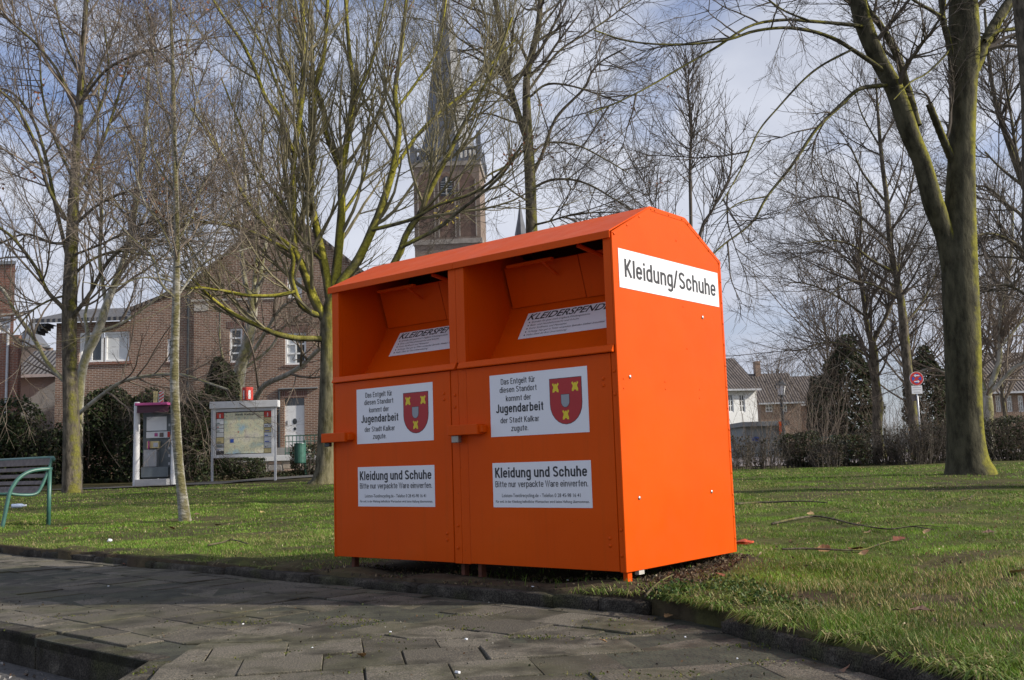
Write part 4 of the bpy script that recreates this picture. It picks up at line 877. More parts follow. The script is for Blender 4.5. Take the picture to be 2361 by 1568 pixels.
    ls = [limb([(2490, 1085, 22), (2470, 900, 18), (2440, 700, 14), (2400, 520, 9), (2361, 430, 7), (2325, 331, 6), (2296, 239, 5), (2280, 140, 4), (2270, 20, 3)], Y), lb([(2455, 800), (2400, 640), (2350, 570), (2290, 540), (2240, 545)], 6, 2, Y, Y - 1), lb([(2440, 700), (2370, 520), (2320, 470), (2270, 430), (2210, 440)], 5, 2, Y, Y + 1),
          lb([(2400, 520), (2350, 380), (2330, 260), (2310, 140)], 5, 2, Y, Y - .6), lb([(2450, 760), (2390, 700), (2330, 660), (2280, 660)], 5, 2, Y), lb([(2361, 430), (2310, 390), (2270, 350)], 4, 1.6, Y)]
    tree('lime_tree', 'dark-limbed tree reaching in from beyond the right edge', ls, tuple(at(2490, 1085, Y)), M['bark_brown'], M['twig_dark'], (60, 420, 1900, 2600), 24, lens=(1.9, 1., .5, .26), trop=.04, group='bare park trees')
trees()

# ------------------------------------------------------------------ buildings
def wall_holes(name, mat, parent, x0, x1, z0, z1, y, holes, depth=.14, back=.3):
    xs = sorted({x0, x1} | {h[0] for h in holes} | {h[1] for h in holes}); zs = sorted({z0, z1} | {h[2] for h in holes} | {h[3] for h in holes})
    mb = MB()
    for a, b in zip(xs[:-1], xs[1:]):
        for c, d in zip(zs[:-1], zs[1:]):
            cx, cz = (a + b) / 2, (c + d) / 2
            if any(h[0] < cx < h[1] and h[2] < cz < h[3] for h in holes): continue
            mb.add([(a, y, c), (b, y, c), (b, y, d), (a, y, d)], [(0, 1, 2, 3)])
    for h in holes:
        a, b, c, d = h; Y0, Y1 = y, y + depth
        mb.add([(a, Y0, c), (b, Y0, c), (b, Y1, c), (a, Y1, c)], [(0, 1, 2, 3)]); mb.add([(a, Y0, d), (a, Y1, d), (b, Y1, d), (b, Y0, d)], [(0, 1, 2, 3)])
        mb.add([(a, Y0, c), (a, Y1, c), (a, Y1, d), (a, Y0, d)], [(0, 1, 2, 3)]); mb.add([(b, Y0, c), (b, Y0, d), (b, Y1, d), (b, Y1, c)], [(0, 1, 2, 3)])
    me = bpy.data.meshes.new(name); me.from_pydata(mb.v, [], mb.f); me.update()
    return link(name, me, mat, parent)
def window(parent, x0, x1, z0, z1, y, cols=1, rows=1, fw=.07, glass=None, depth=.14, gl=None, bars=.035):
    """frame in the opening, a pane per light"""
    w = empty('window', (0, 0, 0)); w.parent = parent
    fr = MB(); ya, yb = y + depth * .35, y + depth * .8
    fr.box(x0, x0 + fw, ya, yb, z0, z1); fr.box(x1 - fw, x1, ya, yb, z0, z1); fr.box(x0 + fw, x1 - fw, ya, yb, z0, z0 + fw); fr.box(x0 + fw, x1 - fw, ya, yb, z1 - fw, z1)
    X = np.linspace(x0 + fw, x1 - fw, cols + 1); Z = np.linspace(z0 + fw, z1 - fw, rows + 1)
    for x in X[1:-1]: fr.box(x - bars, x + bars, ya + .004, yb, z0 + fw, z1 - fw)
    for z in Z[1:-1]: fr.box(x0 + fw, x1 - fw, ya + .008, yb, z - bars, z + bars)
    fr.build('frame', M['white_wood'], w)
    for i in range(cols):
        for j in range(rows):
            g = (gl or {}).get((i, j), glass or M['win_glass'])
            MB().add([(X[i], yb - .012, Z[j]), (X[i + 1], yb - .012, Z[j]), (X[i + 1], yb - .012, Z[j + 1]), (X[i], yb - .012, Z[j + 1])], [(0, 1, 2, 3)]).build('pane', g, w)
    return w
def brick_house():
    Y = 43.0
    def X(px, py=900): return at(px, py, Y)[0]
    def Z(py, px=570): return at(px, py, Y)[2]
    xl, xr = X(447, 760), X(850, 760); zg = float(zt(xl, Y)) - .3
    ze = Z(655, 447); cx = X(650, 560); zp = Z(478, 650)
    root = empty('brick_house', (cx, Y, zg)); tag(root, 'brown brick house with steep gable, white windows and white door', 'house')
    def l(x): return x - cx
    def h(px0, px1, py0, py1):
        pm_ = (px0 + px1) / 2; return (l(X(px0, (py0 + py1) / 2)), l(X(px1, (py0 + py1) / 2)), Z(py1, pm_) - zg, Z(py0, pm_) - zg)
    w2 = h(529, 559, 757, 836); w3 = h(657, 706, 767, 841); w4 = h(662, 696, 640, 687); dr = h(656, 702, 917, 1031)
    w5 = h(790, 835, 767, 841)
    holes = [w2, w3, w4, dr, w5]
    z1 = ze - zg
    holes_low = [q for q in holes]
    zr = w4[3] + .02
    wall_holes('wall', M['brick'], root, l(xl), l(xr), 0, zr, 0, holes)
    g = MB(); xa, xb = l(xl), l(xr); pk = zp - zg
    sl_ = (pk - z1) / (0 - xa)
    za = zr
    xA = xa + (za - z1) / sl_ if za > z1 else xa
    g.add([(xa, 0, za), (xb, 0, za), (xb, 0, max(za, z1) + .001), (0, 0, pk), (xa, 0, max(za, z1) + .001)], [(0, 1, 2, 3, 4)])
    g.build('gable_wall', M['brick'], root)
    MB().add([(xa, 0.001, 0), (xa, 9, 0), (xa, 9, z1), (xa, .001, z1)], [(0, 1, 2, 3)]).build('side_wall', M['brick'], root); s_ = MB(); s_.add([(xb, 0.001, 0), (xb, 9, 0), (xb, 9, z1), (xb, .001, z1)], [(0, 1, 2, 3)]); s_.build('side_wall', M['brick'], root)
    # roof with verge tiles standing slightly over the gable
    rt = MB()
    for sx in (-1, 1):
        xe = xa - .25 if sx < 0 else xb + .25; zz = max(za, z1) - .2
        rt.add([(xe, -.16, zz), (0, -.16, pk + .12), (0, 9.3, pk + .12), (xe, 9.3, zz), (xe, -.16, zz - .14), (0, -.16, pk - .04), (0, 9.3, pk - .04), (xe, 9.3, zz - .14)],
               [(0, 1, 2, 3), (4, 7, 6, 5), (0, 4, 5, 1), (3, 2, 6, 7), (0, 3, 7, 4)])
    rf = rt.build('roof', M['tile_brown'], root)
    ch = MB().box(l(X(521, 520)), l(X(543, 520)), 3, 3.7, pk - 2.2, Z(470, 530) - zg).build('chimney', M['brick_red'], rf)
    # windows
    window(root, *w2, 0, 1, 4, .09); window(root, *w3, 0, 2, 3, .09, gl={(0, 0): M['curtain'], (0, 1): M['curtain'], (0, 2): M['curtain']}); window(root, *w4, 0, 1, 2, .08, M['curtain']); window(root, *w5, 0, 2, 3, .09)
    for q in (w2, w3, w5):
        box('lintel', M['brick_dark'], root, q[0] - .1, q[1] + .1, -.012, .05, q[3] + .001, q[3] + .32); box('sill', M['brick_dark'], root, q[0] - .08, q[1] + .08, -.05, .06, q[2] - .09, q[2] - .001)
    # door
    d = empty('door', (0, 0, 0)); d.parent = root
    zt_ = dr[2] + (dr[3] - dr[2]) * .84
    box('door_leaf', M['white_wood'], d, dr[0], dr[1], .08, .12, dr[2], zt_, .004); box('transom_pane', M['win_glass'], d, dr[0], dr[1], .1, .12, zt_ + .002, dr[3])
    cxd = (dr[0] + dr[1]) / 2
    for zz, rr in ((dr[2] + (zt_ - dr[2]) * .62, .13), (dr[2] + (zt_ - dr[2]) * .44, .075)):
        MB().prism([(cxd + rr * .75 * math.cos(a), zz + rr * math.sin(a)) for a in np.linspace(0, 2 * math.pi, 15)[:-1]], lambda a, b, dd: (a, dd, b), .07, .079).build('oval_pane', M['win_glass'], d)
    box('door_handle', M['iron'], d, dr[0] + .08, dr[0] + .11, .05, .079, dr[2] + .95, dr[2] + 1.15)
    box('lintel', M['brick_dark'], root, dr[0] - .12, dr[1] + .12, -.012, .05, dr[3] + .001, dr[3] + .36); box('door_canopy', M['zinc'], root, dr[0] - .25, dr[1] + .6, -.12, .02, dr[3] + .38, dr[3] + .42)
    MB().tube([(dr[0] - .22, -.06, 0), (dr[0] - .22, -.06, dr[3] + .34)], .05, 8).build('downpipe', M['iron'], root)
    box('letter_box', M['booth_light'], root, dr[0] - .5, dr[0] - .32, -.07, -.001, dr[2] + 1.1, dr[2] + 1.4)
    q = h(447, 481, 701, 717); box('stone_plate', M['stone_pale'], root, q[0] + .02, q[1], -.03, .01, q[2], q[3])
    q = h(441, 640, 689, 693); box('cornice', M['stone_pale'], root, q[0], q[1], -.05, .01, q[2], q[3] + .02)
    box('doorstep', M['stone_pale'], root, dr[0] - .3, dr[1] + .3, -.9, -.002, 0, dr[2] - .02)
    # higher main roof behind the gable
    pk2 = Z(485, 560) - zg; xa2 = l(X(452, 640)); 
    r2 = MB().add([(xa2, 6.0, z1 - .3), (l(X(555, 500)), 9.5, pk2 + 1.0), (l(X(640, 500)), 9.5, pk2 + 1.0), (l(X(760, 640)), 6, z1 - .3), (xa2, 15, z1 - .3), (l(X(760, 640)), 15, z1 - .3)], [(0, 3, 2, 1), (0, 1, 4), (4, 1, 2, 5), (0, 4, 5, 3)]); r2.build('roof', M['tile_brown'], root)
    # ---- lower wing on the left
    Yw = .05
    w = empty('house_wing', (X(300, 760), Y + Yw, zg)); tag(w, 'lower brick wing with a wide white window and dark overhanging eaves', 'house')
    ox = X(300, 760)
    def h2(px0, px1, py0, py1):
        pm_ = (px0 + px1) / 2; return (X(px0, (py0 + py1) / 2) - ox, X(px1, (py0 + py1) / 2) - ox, Z(py1, pm_) - zg, Z(py0, pm_) - zg)
    xL = X(128, 800) - ox; xR = xl - ox; wz = Z(742, 220) - zg
    big = h2(182, 297, 765, 834); sm = h2(384, 410, 780, 834)
    wall_holes('wall', M['brick'], w, xL, xR, 0, wz, 0, [big, sm])
    xm = X(300, 715) - ox
    MB().add([(xm, 0, wz), (xR, 0, wz), (xR, 0, Z(657, 447) - zg), (xm, 0, Z(716, 300) - zg)], [(0, 1, 2, 3)]).build('wall', M['brick'], w)
    window(w, big[0], big[0] + (big[1] - big[0]) * .47, big[2], big[3], 0, 2, 1, .09, gl={(0, 0): M['curtain']}); window(w, big[0] + (big[1] - big[0]) * .5, big[1], big[2], big[3], 0, 1, 1, .09, M['curtain'])
    window(w, *sm, 0, 1, 3, .09); box('sill', M['brick_red'], w, big[0] + .1, big[1] + .1, -.07, .05, big[2] - .12, big[2] - .003); box('sill', M['brick_dark'], w, sm[0] - .05, sm[1] + .05, -.05, .05, sm[2] - .09, sm[2] - .003)
    e = MB(); e.add([(xL - .8, -.55, wz - .05), (xm + .1, -.55, wz - .05), (xm + .1, 4, wz + 1.0), (xL - .8, 4, wz + 1.0), (xL - .8, -.55, wz + .12), (xm + .1, -.55, wz + .12), (xm + .1, 4, wz + 1.25), (xL - .8, 4, wz + 1.25)], [(0, 3, 2, 1), (4, 5, 6, 7), (0, 1, 5, 4), (1, 2, 6, 5), (2, 3, 7, 6), (3, 0, 4, 7)]); e.build('eaves_roof', M['tile_grey'], w)
    e = MB(); e.add([(xm, -.1, Z(716, 300) - zg - .02), (xR + .2, -.1, Z(655, 447) - zg), (xR + .2, 6, Z(655, 447) - zg), (xm, 6, Z(716, 300) - zg - .02), (xm, -.1, Z(716, 300) - zg + .14), (xR + .2, -.1, Z(655, 447) - zg + .16), (xR + .2, 6, Z(655, 447) - zg + .16), (xm, 6, Z(716, 300) - zg + .14)], [(0, 3, 2, 1), (4, 5, 6, 7), (0, 1, 5, 4), (1, 2, 6, 5), (2, 3, 7, 6), (3, 0, 4, 7)]); e.build('roof', M['tile_brown'], w)
    MB().add([(xL, .001, 0), (xL, 7, 0), (xL, 7, wz), (xL, .001, wz)], [(0, 1, 2, 3)]).build('side_wall', M['brick'], w)
    for k in range(5): MB().box(xL - .7 + k * .12, xL - .62 + k * .12, -.5, .3, wz - .5 + .1 * k, wz - .06).build('eaves_bracket', M['iron'], w)
    MB().tube([(xR - .25, -.08, 0), (xR - .25, -.08, Z(674, 440) - zg)], .06, 8).build('downpipe', M['iron'], w)
brick_house()
def low_wall():
    Y = 38.0
    x0, x1 = at(470, 1060, Y)[0], at(900, 1060, Y)[0]; zg = .40
    zc = at(640, 1063, Y)[2]; zc2 = at(640, 1050, Y)[2]
    root = empty('garden_wall', (x0, Y, zg)); tag(root, 'low rubble stone wall with white coping in front of the house door', 'wall')
    n = x1 - x0
    box('core', M['stone_pale'], root, 0, n, .03, .4, -.2, zc - zg); box('coping', M['white_wood'], root, -.03, n + .03, -.05, .45, zc - zg + .001, zc2 - zg, .01)
    rng = np.random.default_rng(3); mats = [pm('rubble_stone', c, .85, .2, 5, bmp=.4, bs=15, bdist=.02) for c in ((.46, .33, .25), (.50, .42, .34), (.36, .33, .30), (.52, .30, .2))]
    x = .02
    while x < n - .1:
        z = -.1
        wd = rng.uniform(.45, .8)
        while z < zc - zg - .06:
            hh = min(rng.uniform(.18, .34), zc - zg - z); a = rng.uniform(-.04, .04, 8)
            poly = [(x + .015 + abs(a[0]), z + .012), (x + wd * .5, z + .012 + abs(a[1]) * .3), (x + wd - .015 - abs(a[2]), z + .012), (x + wd - .012, z + hh * .6), (x + wd - .04 - abs(a[3]), z + hh - .012), (x + wd * .4, z + hh - .012), (x + .03 + abs(a[4]), z + hh - .012), (x + .012, z + hh * .5)]
            MB().prism(poly, lambda p, q, d: (p, d, q), rng.uniform(-.012, .005), .04).build('stone', mats[rng.integers(4)], root, bevel=.01, seg=1)
            z += hh
        x += wd
    # railing on the wall
    R = empty('garden_railing', (x0, Y + .2, zc2)); tag(R, 'dark green iron railing on the garden wall by the white door', 'railing')
    xr0, xr1 = at(655, 1030, Y)[0] - x0, n; hz = at(680, 1003, Y)[2] - zc2
    box('rail', M['green_metal'], R, xr0, xr1, -.015, .015, hz - .04, hz); box('rail', M['green_metal'], R, xr0, xr1, -.015, .015, .06, .1); box('rail', M['green_metal'], R, xr0, xr1, -.014, .014, hz - .26, hz - .23)
    bm_ = MB().box(-.012, .012, -.012, .012, 0, hz - .001); proto = bm_.build('bar', M['green_metal'], R, (xr0, 0, 0)); k = 1
    while xr0 + k * .14 < xr1: link('bar', proto.data, None, R, (xr0 + k * .14, 0, 0)); k += 1
low_wall()
def left_background():
    # brick building at the far left edge
    Y = 45; xr = at(34, 750, Y)[0]; zg = .4
    b = empty('corner_building', (xr, Y, zg)); tag(b, 'red brick building cut off by the photo\'s left edge', 'house')
    zt1 = at(20, 610, Y)[2] - zg; q0, q1 = at(10, 768, Y)[2] - zg, at(10, 729, Y)[2] - zg; xw = at(24, 750, Y)[0] - xr
    wall_holes('wall', M['brick_red'], b, -5, -.05, 0, zt1, 0, [(-2.2, xw, q0, q1)])
    window(b, -2.2, xw, q0, q1, 0, 4, 2, .08, M['booth_light']); MB().add([(-.05, 0.001, 0), (-4.6, 8, 0), (-4.6, 8, zt1), (-.05, .001, zt1)], [(0, 1, 2, 3)]).build('side_wall', M['brick_red'], b)
    MB().prism([(-5.2, -.1), (.02, -.1), (-4.6, 8), (-9, 8)], lambda p, q, d: (p, q, d), zt1 + .001, zt1 + .15).build('flat_roof', M['zinc'], b); box('ledge', M['stone_pale'], b, -5, .22, -.06, .3, q1 + .04, q1 + .12); MB().tube([(-.25, -.08, 0), (-.25, -.08, q0 + .2)], .06, 8).build('downpipe', M['grey_metal'], b)
    box('pier', M['brick_red'], b, -.04, .2, .0, .3, 0, q0 - .1)
    # tiled annex with grey wall
    Y = 52; x0, x1 = at(36, 860, Y)[0], at(150, 860, Y)[0]; ze = at(80, 862, Y)[2]; zr = at(80, 797, Y)[2]
    a = empty('annex', (x0, Y, .4)); tag(a, 'low grey annex with a pantiled roof between the brick houses', 'house')
    box('wall', M['plaster_grey'], a, 0, x1 - x0, 0, 5, 0, ze - .4); MB().prism([(-.3, ze - .45), (2.2, zr - .4), (2.5, zr - .4), (5.3, ze - .45), (5.3, ze - .55), (-.3, ze - .55)], lambda p, q, d: (d, p, q), -.1, x1 - x0).build('roof', M['tile_grey'], a)
    box('gutter', M['grey_metal'], a, -.1, x1 - x0, -.45, -.31, ze - .62, ze - .46)
    # small slate spire far behind
    Y = 130; c = at(72, 800, Y); top = at(74, 735, Y)[2]; b0 = at(72, 800, Y)[2]
    s = empty('chapel_spire', (c[0], Y, 0)); tag(s, 'small grey slate spire on the skyline at the far left', 'spire')
    box('turret', M['brick_church'], s, -2, 2, -2, 2, 0, b0); MB().lathe([(2.6, b0 - .2), (1.1, b0 + (top - b0) * .45), (.05, top)], 8).build('spire', M['slate'], s)
left_background()
def church():
    Y = 110.0
    c = at(1034, 460, Y); zb = 0; wd = (1117 - 950) / 2 / FPX * Y * .985
    t = empty('church_tower', (c[0], Y + wd, 0), math.radians(-3)); tag(t, 'brick church tower with gilded clock and tall slate spire', 'church tower')
    zc = at(1034, 372, Y)[2]; zlow = at(1034, 562, Y)[2]
    box('shaft', M['brick_church'], t, -wd * .955, wd * .955, -wd * .955, wd * .955, 0, zc)
    for z, hgt in ((zlow, .55), (zc - .5, .5), (zlow - 12, .5)): box('string_course', M['stone_dull'], t, -wd, wd, -wd, wd, z, z + hgt)
    f = -wd * .955
    # blind niches with stone edges, belfry opening with louvres and the clock
    nz0 = zlow + .8; nz1 = at(1034, 395, Y)[2]
    for xn in (-2.35, 0, 2.35):
        ni = MB().prism([(xn - .85, nz0), (xn + .85, nz0), (xn + .85, nz1 - 1), (xn + .45, nz1 - .3), (xn, nz1), (xn - .45, nz1 - .3), (xn - .85, nz1 - 1)], lambda a, b, d: (a, d, b), f - .012, f - .002).build('niche', pm('niche_brick', (.12, .075, .055), .9, .3, 2), t)
        for sx in (-1, 1): box('niche_edge', M['stone_dull'], ni, xn + sx * .95 - .07, xn + sx * .95 + .07, f - .10, f - .003, nz0, nz1 - 1)
    bz0, bz1 = at(1034, 450, Y)[2], at(1034, 405, Y)[2]
    op = MB().prism([(-.7, bz0), (.7, bz0), (.7, bz1 - .8), (.35, bz1 - .2), (0, bz1), (-.35, bz1 - .2), (-.7, bz1 - .8)], lambda a, b, d: (a, d, b), f - .04, f - .014).build('belfry_opening', M['iron'], t)
    box('mullion', M['stone_pale'], op, -.08, .08, f - .14, f - .041, bz0, bz1 - .2)
    for k in range(6): box('louvre', M['zinc'], op, -.66, .66, f - .12, f - .05, bz0 + .2 + k * .27, bz0 + .27 + k * .27)
    cz = at(1036, 490, Y)[2]
    ck = empty('clock', (0, f - .35, cz)); ck.parent = t
    for k in range(12):
        a = math.pi / 6 * k; MB().prism([(r * math.cos(a + o), r * math.sin(a + o)) for r, o in ((1.15, -.03), (1.5, -.06), (1.5, .06), (1.15, .03))], lambda a, b, d: (a, d, b), .08, .155).build('hour_mark', M['gold'], ck)
    for a, r, w in ((math.radians(22), 1.35, .10), (math.radians(205), .9, .13)): MB().prism([(-.25 * math.cos(a) - w * math.sin(a), -.25 * math.sin(a) + w * math.cos(a)), (r * math.cos(a), r * math.sin(a)), (-.25 * math.cos(a) + w * math.sin(a), -.25 * math.sin(a) - w * math.cos(a))], lambda a, b, d: (a, d, b), .0, .07).build('clock_hand', M['gold'], ck)
    # gallery parapet with openings, pinnacles
    ph = at(1034, 340, Y)[2] - zc
    for s in range(4):
        g = empty('parapet', (0, 0, zc), s * math.pi / 2); g.parent = t
        box('rail', M['slate'], g, -wd, wd, -wd, -wd + .3, ph - .3, ph); box('rail', M['slate'], g, -wd, wd, -wd, -wd + .3, .001, .3)
        pb = MB().box(-.11, .11, -wd + .05, -wd + .25, .3, ph - .3); pr = pb.build('baluster', M['slate'], g, (-wd + .5, 0, 0))
        k = 1
        while -wd + .5 + k * .5 < wd - .3: link('baluster', pr.data, None, g, (-wd + .5 + k * .5, 0, 0)); k += 1
        MB().prism([(-.3, 0), (.3, 0), (.3, ph), (.16, ph + .2), (.12, ph + 1.0), (.03, ph + 1.9), (-.03, ph + 1.9), (-.12, ph + 1.0), (-.16, ph + .2), (-.3, ph)], lambda a, b, d: (-wd + .15 + a, -wd + .15 + d, b), -.25, .25).build('pinnacle', M['slate'], g)
        for xx in (-wd * .35, wd * .35): box('pinnacle', M['slate'], g, xx - .14, xx + .14, -wd - .02, -wd + .28, ph + .001, ph + .9)
    # octagonal spire with flared foot
    def hw(px0, px1): return (px1 - px0) / 2 / FPX * Y * 1.16
    pr = [(hw(965, 1106), zc + .05), (hw(972, 1098), at(1036, 335, Y)[2]), (hw(986, 1087), at(1036, 285, Y)[2]), (hw(991, 1076), at(1036, 200, Y)[2]), (hw(1004, 1065), at(1036, 110, Y)[2]), (hw(1019, 1053), at(1036, 30, Y)[2]), (.08, at(1036, -75, Y)[2])]
    so_ = MB().lathe(pr, 8).build('spire', M['slate'], t, (0, 0, 0), (0, 0, math.radians(22.5 + 6 - 9)))
    # ridge turret of the nave
    Yb = 120; q = at(1201, 540, Yb); tp = at(1202, 460, Yb)[2]
    n = empty('church_nave', (q[0], Yb, 0)); tag(n, 'church nave roof with a small pointed ridge turret behind the container roof', 'church')
    box('nave_wall', M['brick_church'], n, -6, 7, -6, 6, 0, q[2] - 9); MB().prism([(-6.6, q[2] - 9.2), (0, q[2] - 2), (6.6, q[2] - 9.2)], lambda a, b, d: (d, a, b), -6.5, 7.5).build('nave_roof', M['slate'], n)
    MB().lathe([(.9, q[2] - 4), (.75, q[2]), (.35, q[2] + (tp - q[2]) * .45), (.12, q[2] + (tp - q[2]) * .8), (.14, q[2] + (tp - q[2]) * .84), (.03, tp)], 8).build('ridge_turret', M['slate'], n)
church()
def right_background():
    def house(name, label, Y, px0, px1, pe, pr, mat, roofmat, wins, depth=8, eav=.35, extra=None, chim=(), pl=None):
        x0, x1 = at(px0, pe, Y)[0], at(px1, pe, Y)[0]; zg = float(zt(x0, Y)) - .3; ze = at((px0 + px1) / 2, pe, Y)[2] - zg; zr = at((px0 + px1) / 2, pr, Y)[2] - zg
        r = empty(name, (x0, Y, zg)); tag(r, label, 'house')
        hs = [(at(a, (c + d) / 2, Y)[0] - x0, at(b, (c + d) / 2, Y)[0] - x0, at(a, d, Y)[2] - zg, at(a, c, Y)[2] - zg) for a, b, c, d, *_ in wins]
        wall_holes('wall', mat, r, 0, x1 - x0, 0, ze, 0, hs)
        for h, w in zip(hs, wins): window(r, *h, 0, w[4], w[5], .09, w[6] if len(w) > 6 else None)
        for xx in (0, x1 - x0): MB().add([(xx, .001, 0), (xx, depth, 0), (xx, depth, ze), (xx, depth / 2, zr - .2), (xx, .001, ze)], [(0, 1, 2, 3, 4)]).build('side_wall', mat, r)
        MB().prism([(-eav, ze - .1), (depth / 2, zr), (depth + eav, ze - .1), (depth + eav, ze - .25), (depth / 2, zr - .18), (-eav, ze - .25)], lambda a, b, d: (d, a, b), -.2, x1 - x0 + .2).build('roof', roofmat, r)
        box('gutter', M['grey_metal'], r, -.2, x1 - x0 + .2, -eav - .14, -eav - .02, ze - .26, ze - .12)
        for a, b, c in chim: xa, xb = at(a, c, Y)[0] - x0, at(b, c, Y)[0] - x0; box('chimney', M['brick'], r, xa, xb, depth / 2 - .4, depth / 2 + .5, zr - 1.5, at(a, c, Y + depth / 2)[2] - zg)
        return r
    house('white_house', 'white plastered house with dark tiled roof right of the container', 75, 1640, 1752, 893, 812, M['plaster_white'], M['tile_brown'], [(1681, 1695, 908, 950, 2, 3), (1709, 1724, 908, 950, 2, 3), (1660, 1673, 908, 950, 2, 3)], chim=((1698, 1714, 806),)).rotation_euler.z = .22
    house('row_house', 'brown row house with long roof and small chimney behind the street lamp', 88, 1752, 1846, 925, 852, M['brick'], M['tile_brown'], [(1765, 1782, 932, 950, 2, 2), (1800, 1815, 932, 950, 2, 2)], chim=((1764, 1776, 833),))
    house('row_house', 'brown row house with a white dormer left of the dark evergreen', 90, 1848, 1950, 928, 858, M['brick'], M['tile_brown'], [(1862, 1878, 935, 958, 2, 2), (1905, 1922, 935, 958, 2, 2)])
    house('brick_cottage', 'brick house with white windows right behind the thick lichen trunk', 70, 2262, 2460, 898, 800, M['brick'], M['tile_brown'], [(2296, 2308, 912, 950, 2, 3), (2322, 2334, 912, 950, 2, 3), (2348, 2360, 912, 950, 2, 3)])
    # dormer of the second row house as a white box with its own roof
    # flat shop building with a sign
    Y = 66; x0, x1 = at(1716, 985, Y)[0], at(1810, 985, Y)[0]; zg = .3; ztop = at(1760, 972, Y)[2] - zg
    s = empty('flat_shop', (x0, Y, zg)); tag(s, 'low grey flat-roofed building with orange panel and blue sign', 'shop')
    box('wall', M['plaster_grey'], s, 0, x1 - x0, 0, 5, 0, ztop - .3); box('fascia', M['zinc'], s, -.2, x1 - x0 + .2, -.4, 5.2, ztop - .299, ztop)
    a, b = at(1792, 980, Y)[0] - x0, at(1804, 980, Y)[0] - x0; box('orange_panel', M['orange'], s, a, b, -.46, -.402, ztop - .9, ztop - .05)
    a, b = at(1728, 1013, Y)[0] - x0, at(1752, 1013, Y)[0] - x0; za, zb_ = at(1740, 1020, Y)[2] - zg, at(1740, 1007, Y)[2] - zg
    sg = box('sign_board', M['plaster_grey'], s, a, b, -.1, -.002, za, zb_); text('lettering', 'VIII', frame((0, -.1, 0), (1, 0, 0), (0, 0, 1)), a + .08, b - .08, za + .08, (zb_ - za) * .7, M['blue'], sg, .04, lift=.01)
    box('shop_window', M['win_glass'], s, .3, a - .2, -.03, -.001, .5, za)
    # street
    P = [(4, 33), (60, 33), (90, 62), (4, 62)]
    V = []; F = []; xs = np.linspace(1, 80, 24); ys = np.linspace(31, 62, 8)
    for y in ys:
        for x in xs: V.append((x, y, float(zt(x, y)) + .035))
    for j in range(7):
        for i in range(23): F.append((j * 24 + i, j * 24 + i + 1, (j + 1) * 24 + i + 1, (j + 1) * 24 + i))
    st = MB().add(V, F).build('street', pm('street_paving', (.20, .17, .16), .85, .2, 3)); tag(st, kind='structure')
right_background()
def far_path():
    c = [(-26, 22.5), (-16, 24.2), (-10.5, 25.4), (-8.5, 26.3), (-6, 29.2), (-2, 33.5), (4, 40)]
    C_ = catmull(np.array(c), 40); t = np.gradient(C_, axis=0); t /= np.linalg.norm(t, axis=1, keepdims=True); n = np.stack([-t[:, 1], t[:, 0]], 1)
    V = []; F = []
    for k in range(40):
        for s in (-.2, .5, 1.2):
            p = C_[k] + n[k] * s; V.append((p[0], p[1], float(zt(p[0], p[1])) + .03))
    for k in range(39):
        for j in range(2): F.append((k * 3 + j, (k + 1) * 3 + j, (k + 1) * 3 + j + 1, k * 3 + j + 1))
    tag(MB().add(V, F).build('path', pm('path_asphalt', (.085, .08, .075), .9, .3, 9)), kind='structure')
far_path()

# ------------------------------------------------------------------ street furniture
def bench():
    A = np.array([-6.2, 13.3, 0.0]); A[2] = float(zt(A[0], A[1])); b = np.array([-.6, -.8]); a = np.array([-.8, .6])
    root = empty('park_bench', tuple(A)); tag(root, 'green tube-framed park bench with brown slats at the left edge', 'bench')
    def wp(s, d, z): return (a[0] * s + b[0] * d, a[1] * s + b[1] * d, z)
    G = M['green_metal']
    prof = catmull(np.array([(-.05, .885), (-.03, .80), (.02, .66), (.08, .52), (.13, .44), (.20, .412), (.32, .412), (.43, .425), (.49, .44)]), 40)
    for s in (0.0, 1.8):
        e = empty('end_frame', (0, 0, 0)); e.parent = root
        MB().tube([wp(s, 0, -.1), wp(s, 0, .745)], .027, 12).build('leg', G, e, smooth=True)
        MB().tube([wp(s, d, z) for d, z in ((-.03, .742), (.15, .735), (.29, .705), (.41, .63), (.49, .52), (.53, .42), (.57, .2), (.625, -.1))], .025, 12, n=26).build('armrest', G, e, smooth=True)
        MB().tube([wp(s + (.02 if s == 0 else -.02), d + .012, z) for d, z in prof], .02, 10).build('side_rail', G, e, smooth=True)
    MB().tube([wp(.0, -.05, .84), wp(.0, -.055, .87), wp(.035, -.06, .892), wp(1.765, -.06, .892), wp(1.8, -.055, .87), wp(1.8, -.05, .84)], .022, 10).build('top_rail', G, root, smooth=True)
    MB().tube([wp(.02, .50, .432), wp(1.78, .50, .432)], .02, 10).build('front_rail', G, root, smooth=True)
    k = np.linspace(0, 39, 14); 
    for q in k[:-1]:
        i = min(int(q) + 1, 38); p = prof[i]; t = prof[i + 1] - prof[i - 1]; t /= np.linalg.norm(t); n = np.array([t[1], -t[0]])
        n = n if n[1] > 0 or abs(n[1]) < .3 else -n
        c = [p + t * u + n * v for u, v in ((-.026, -.009), (.026, -.009), (.026, .009), (-.026, .009))]
        MB().prism([tuple(x) for x in c], lambda d, z, s: wp(s, d, z), .035, 1.765).build('slat', M['slat_wood'], root)
bench()
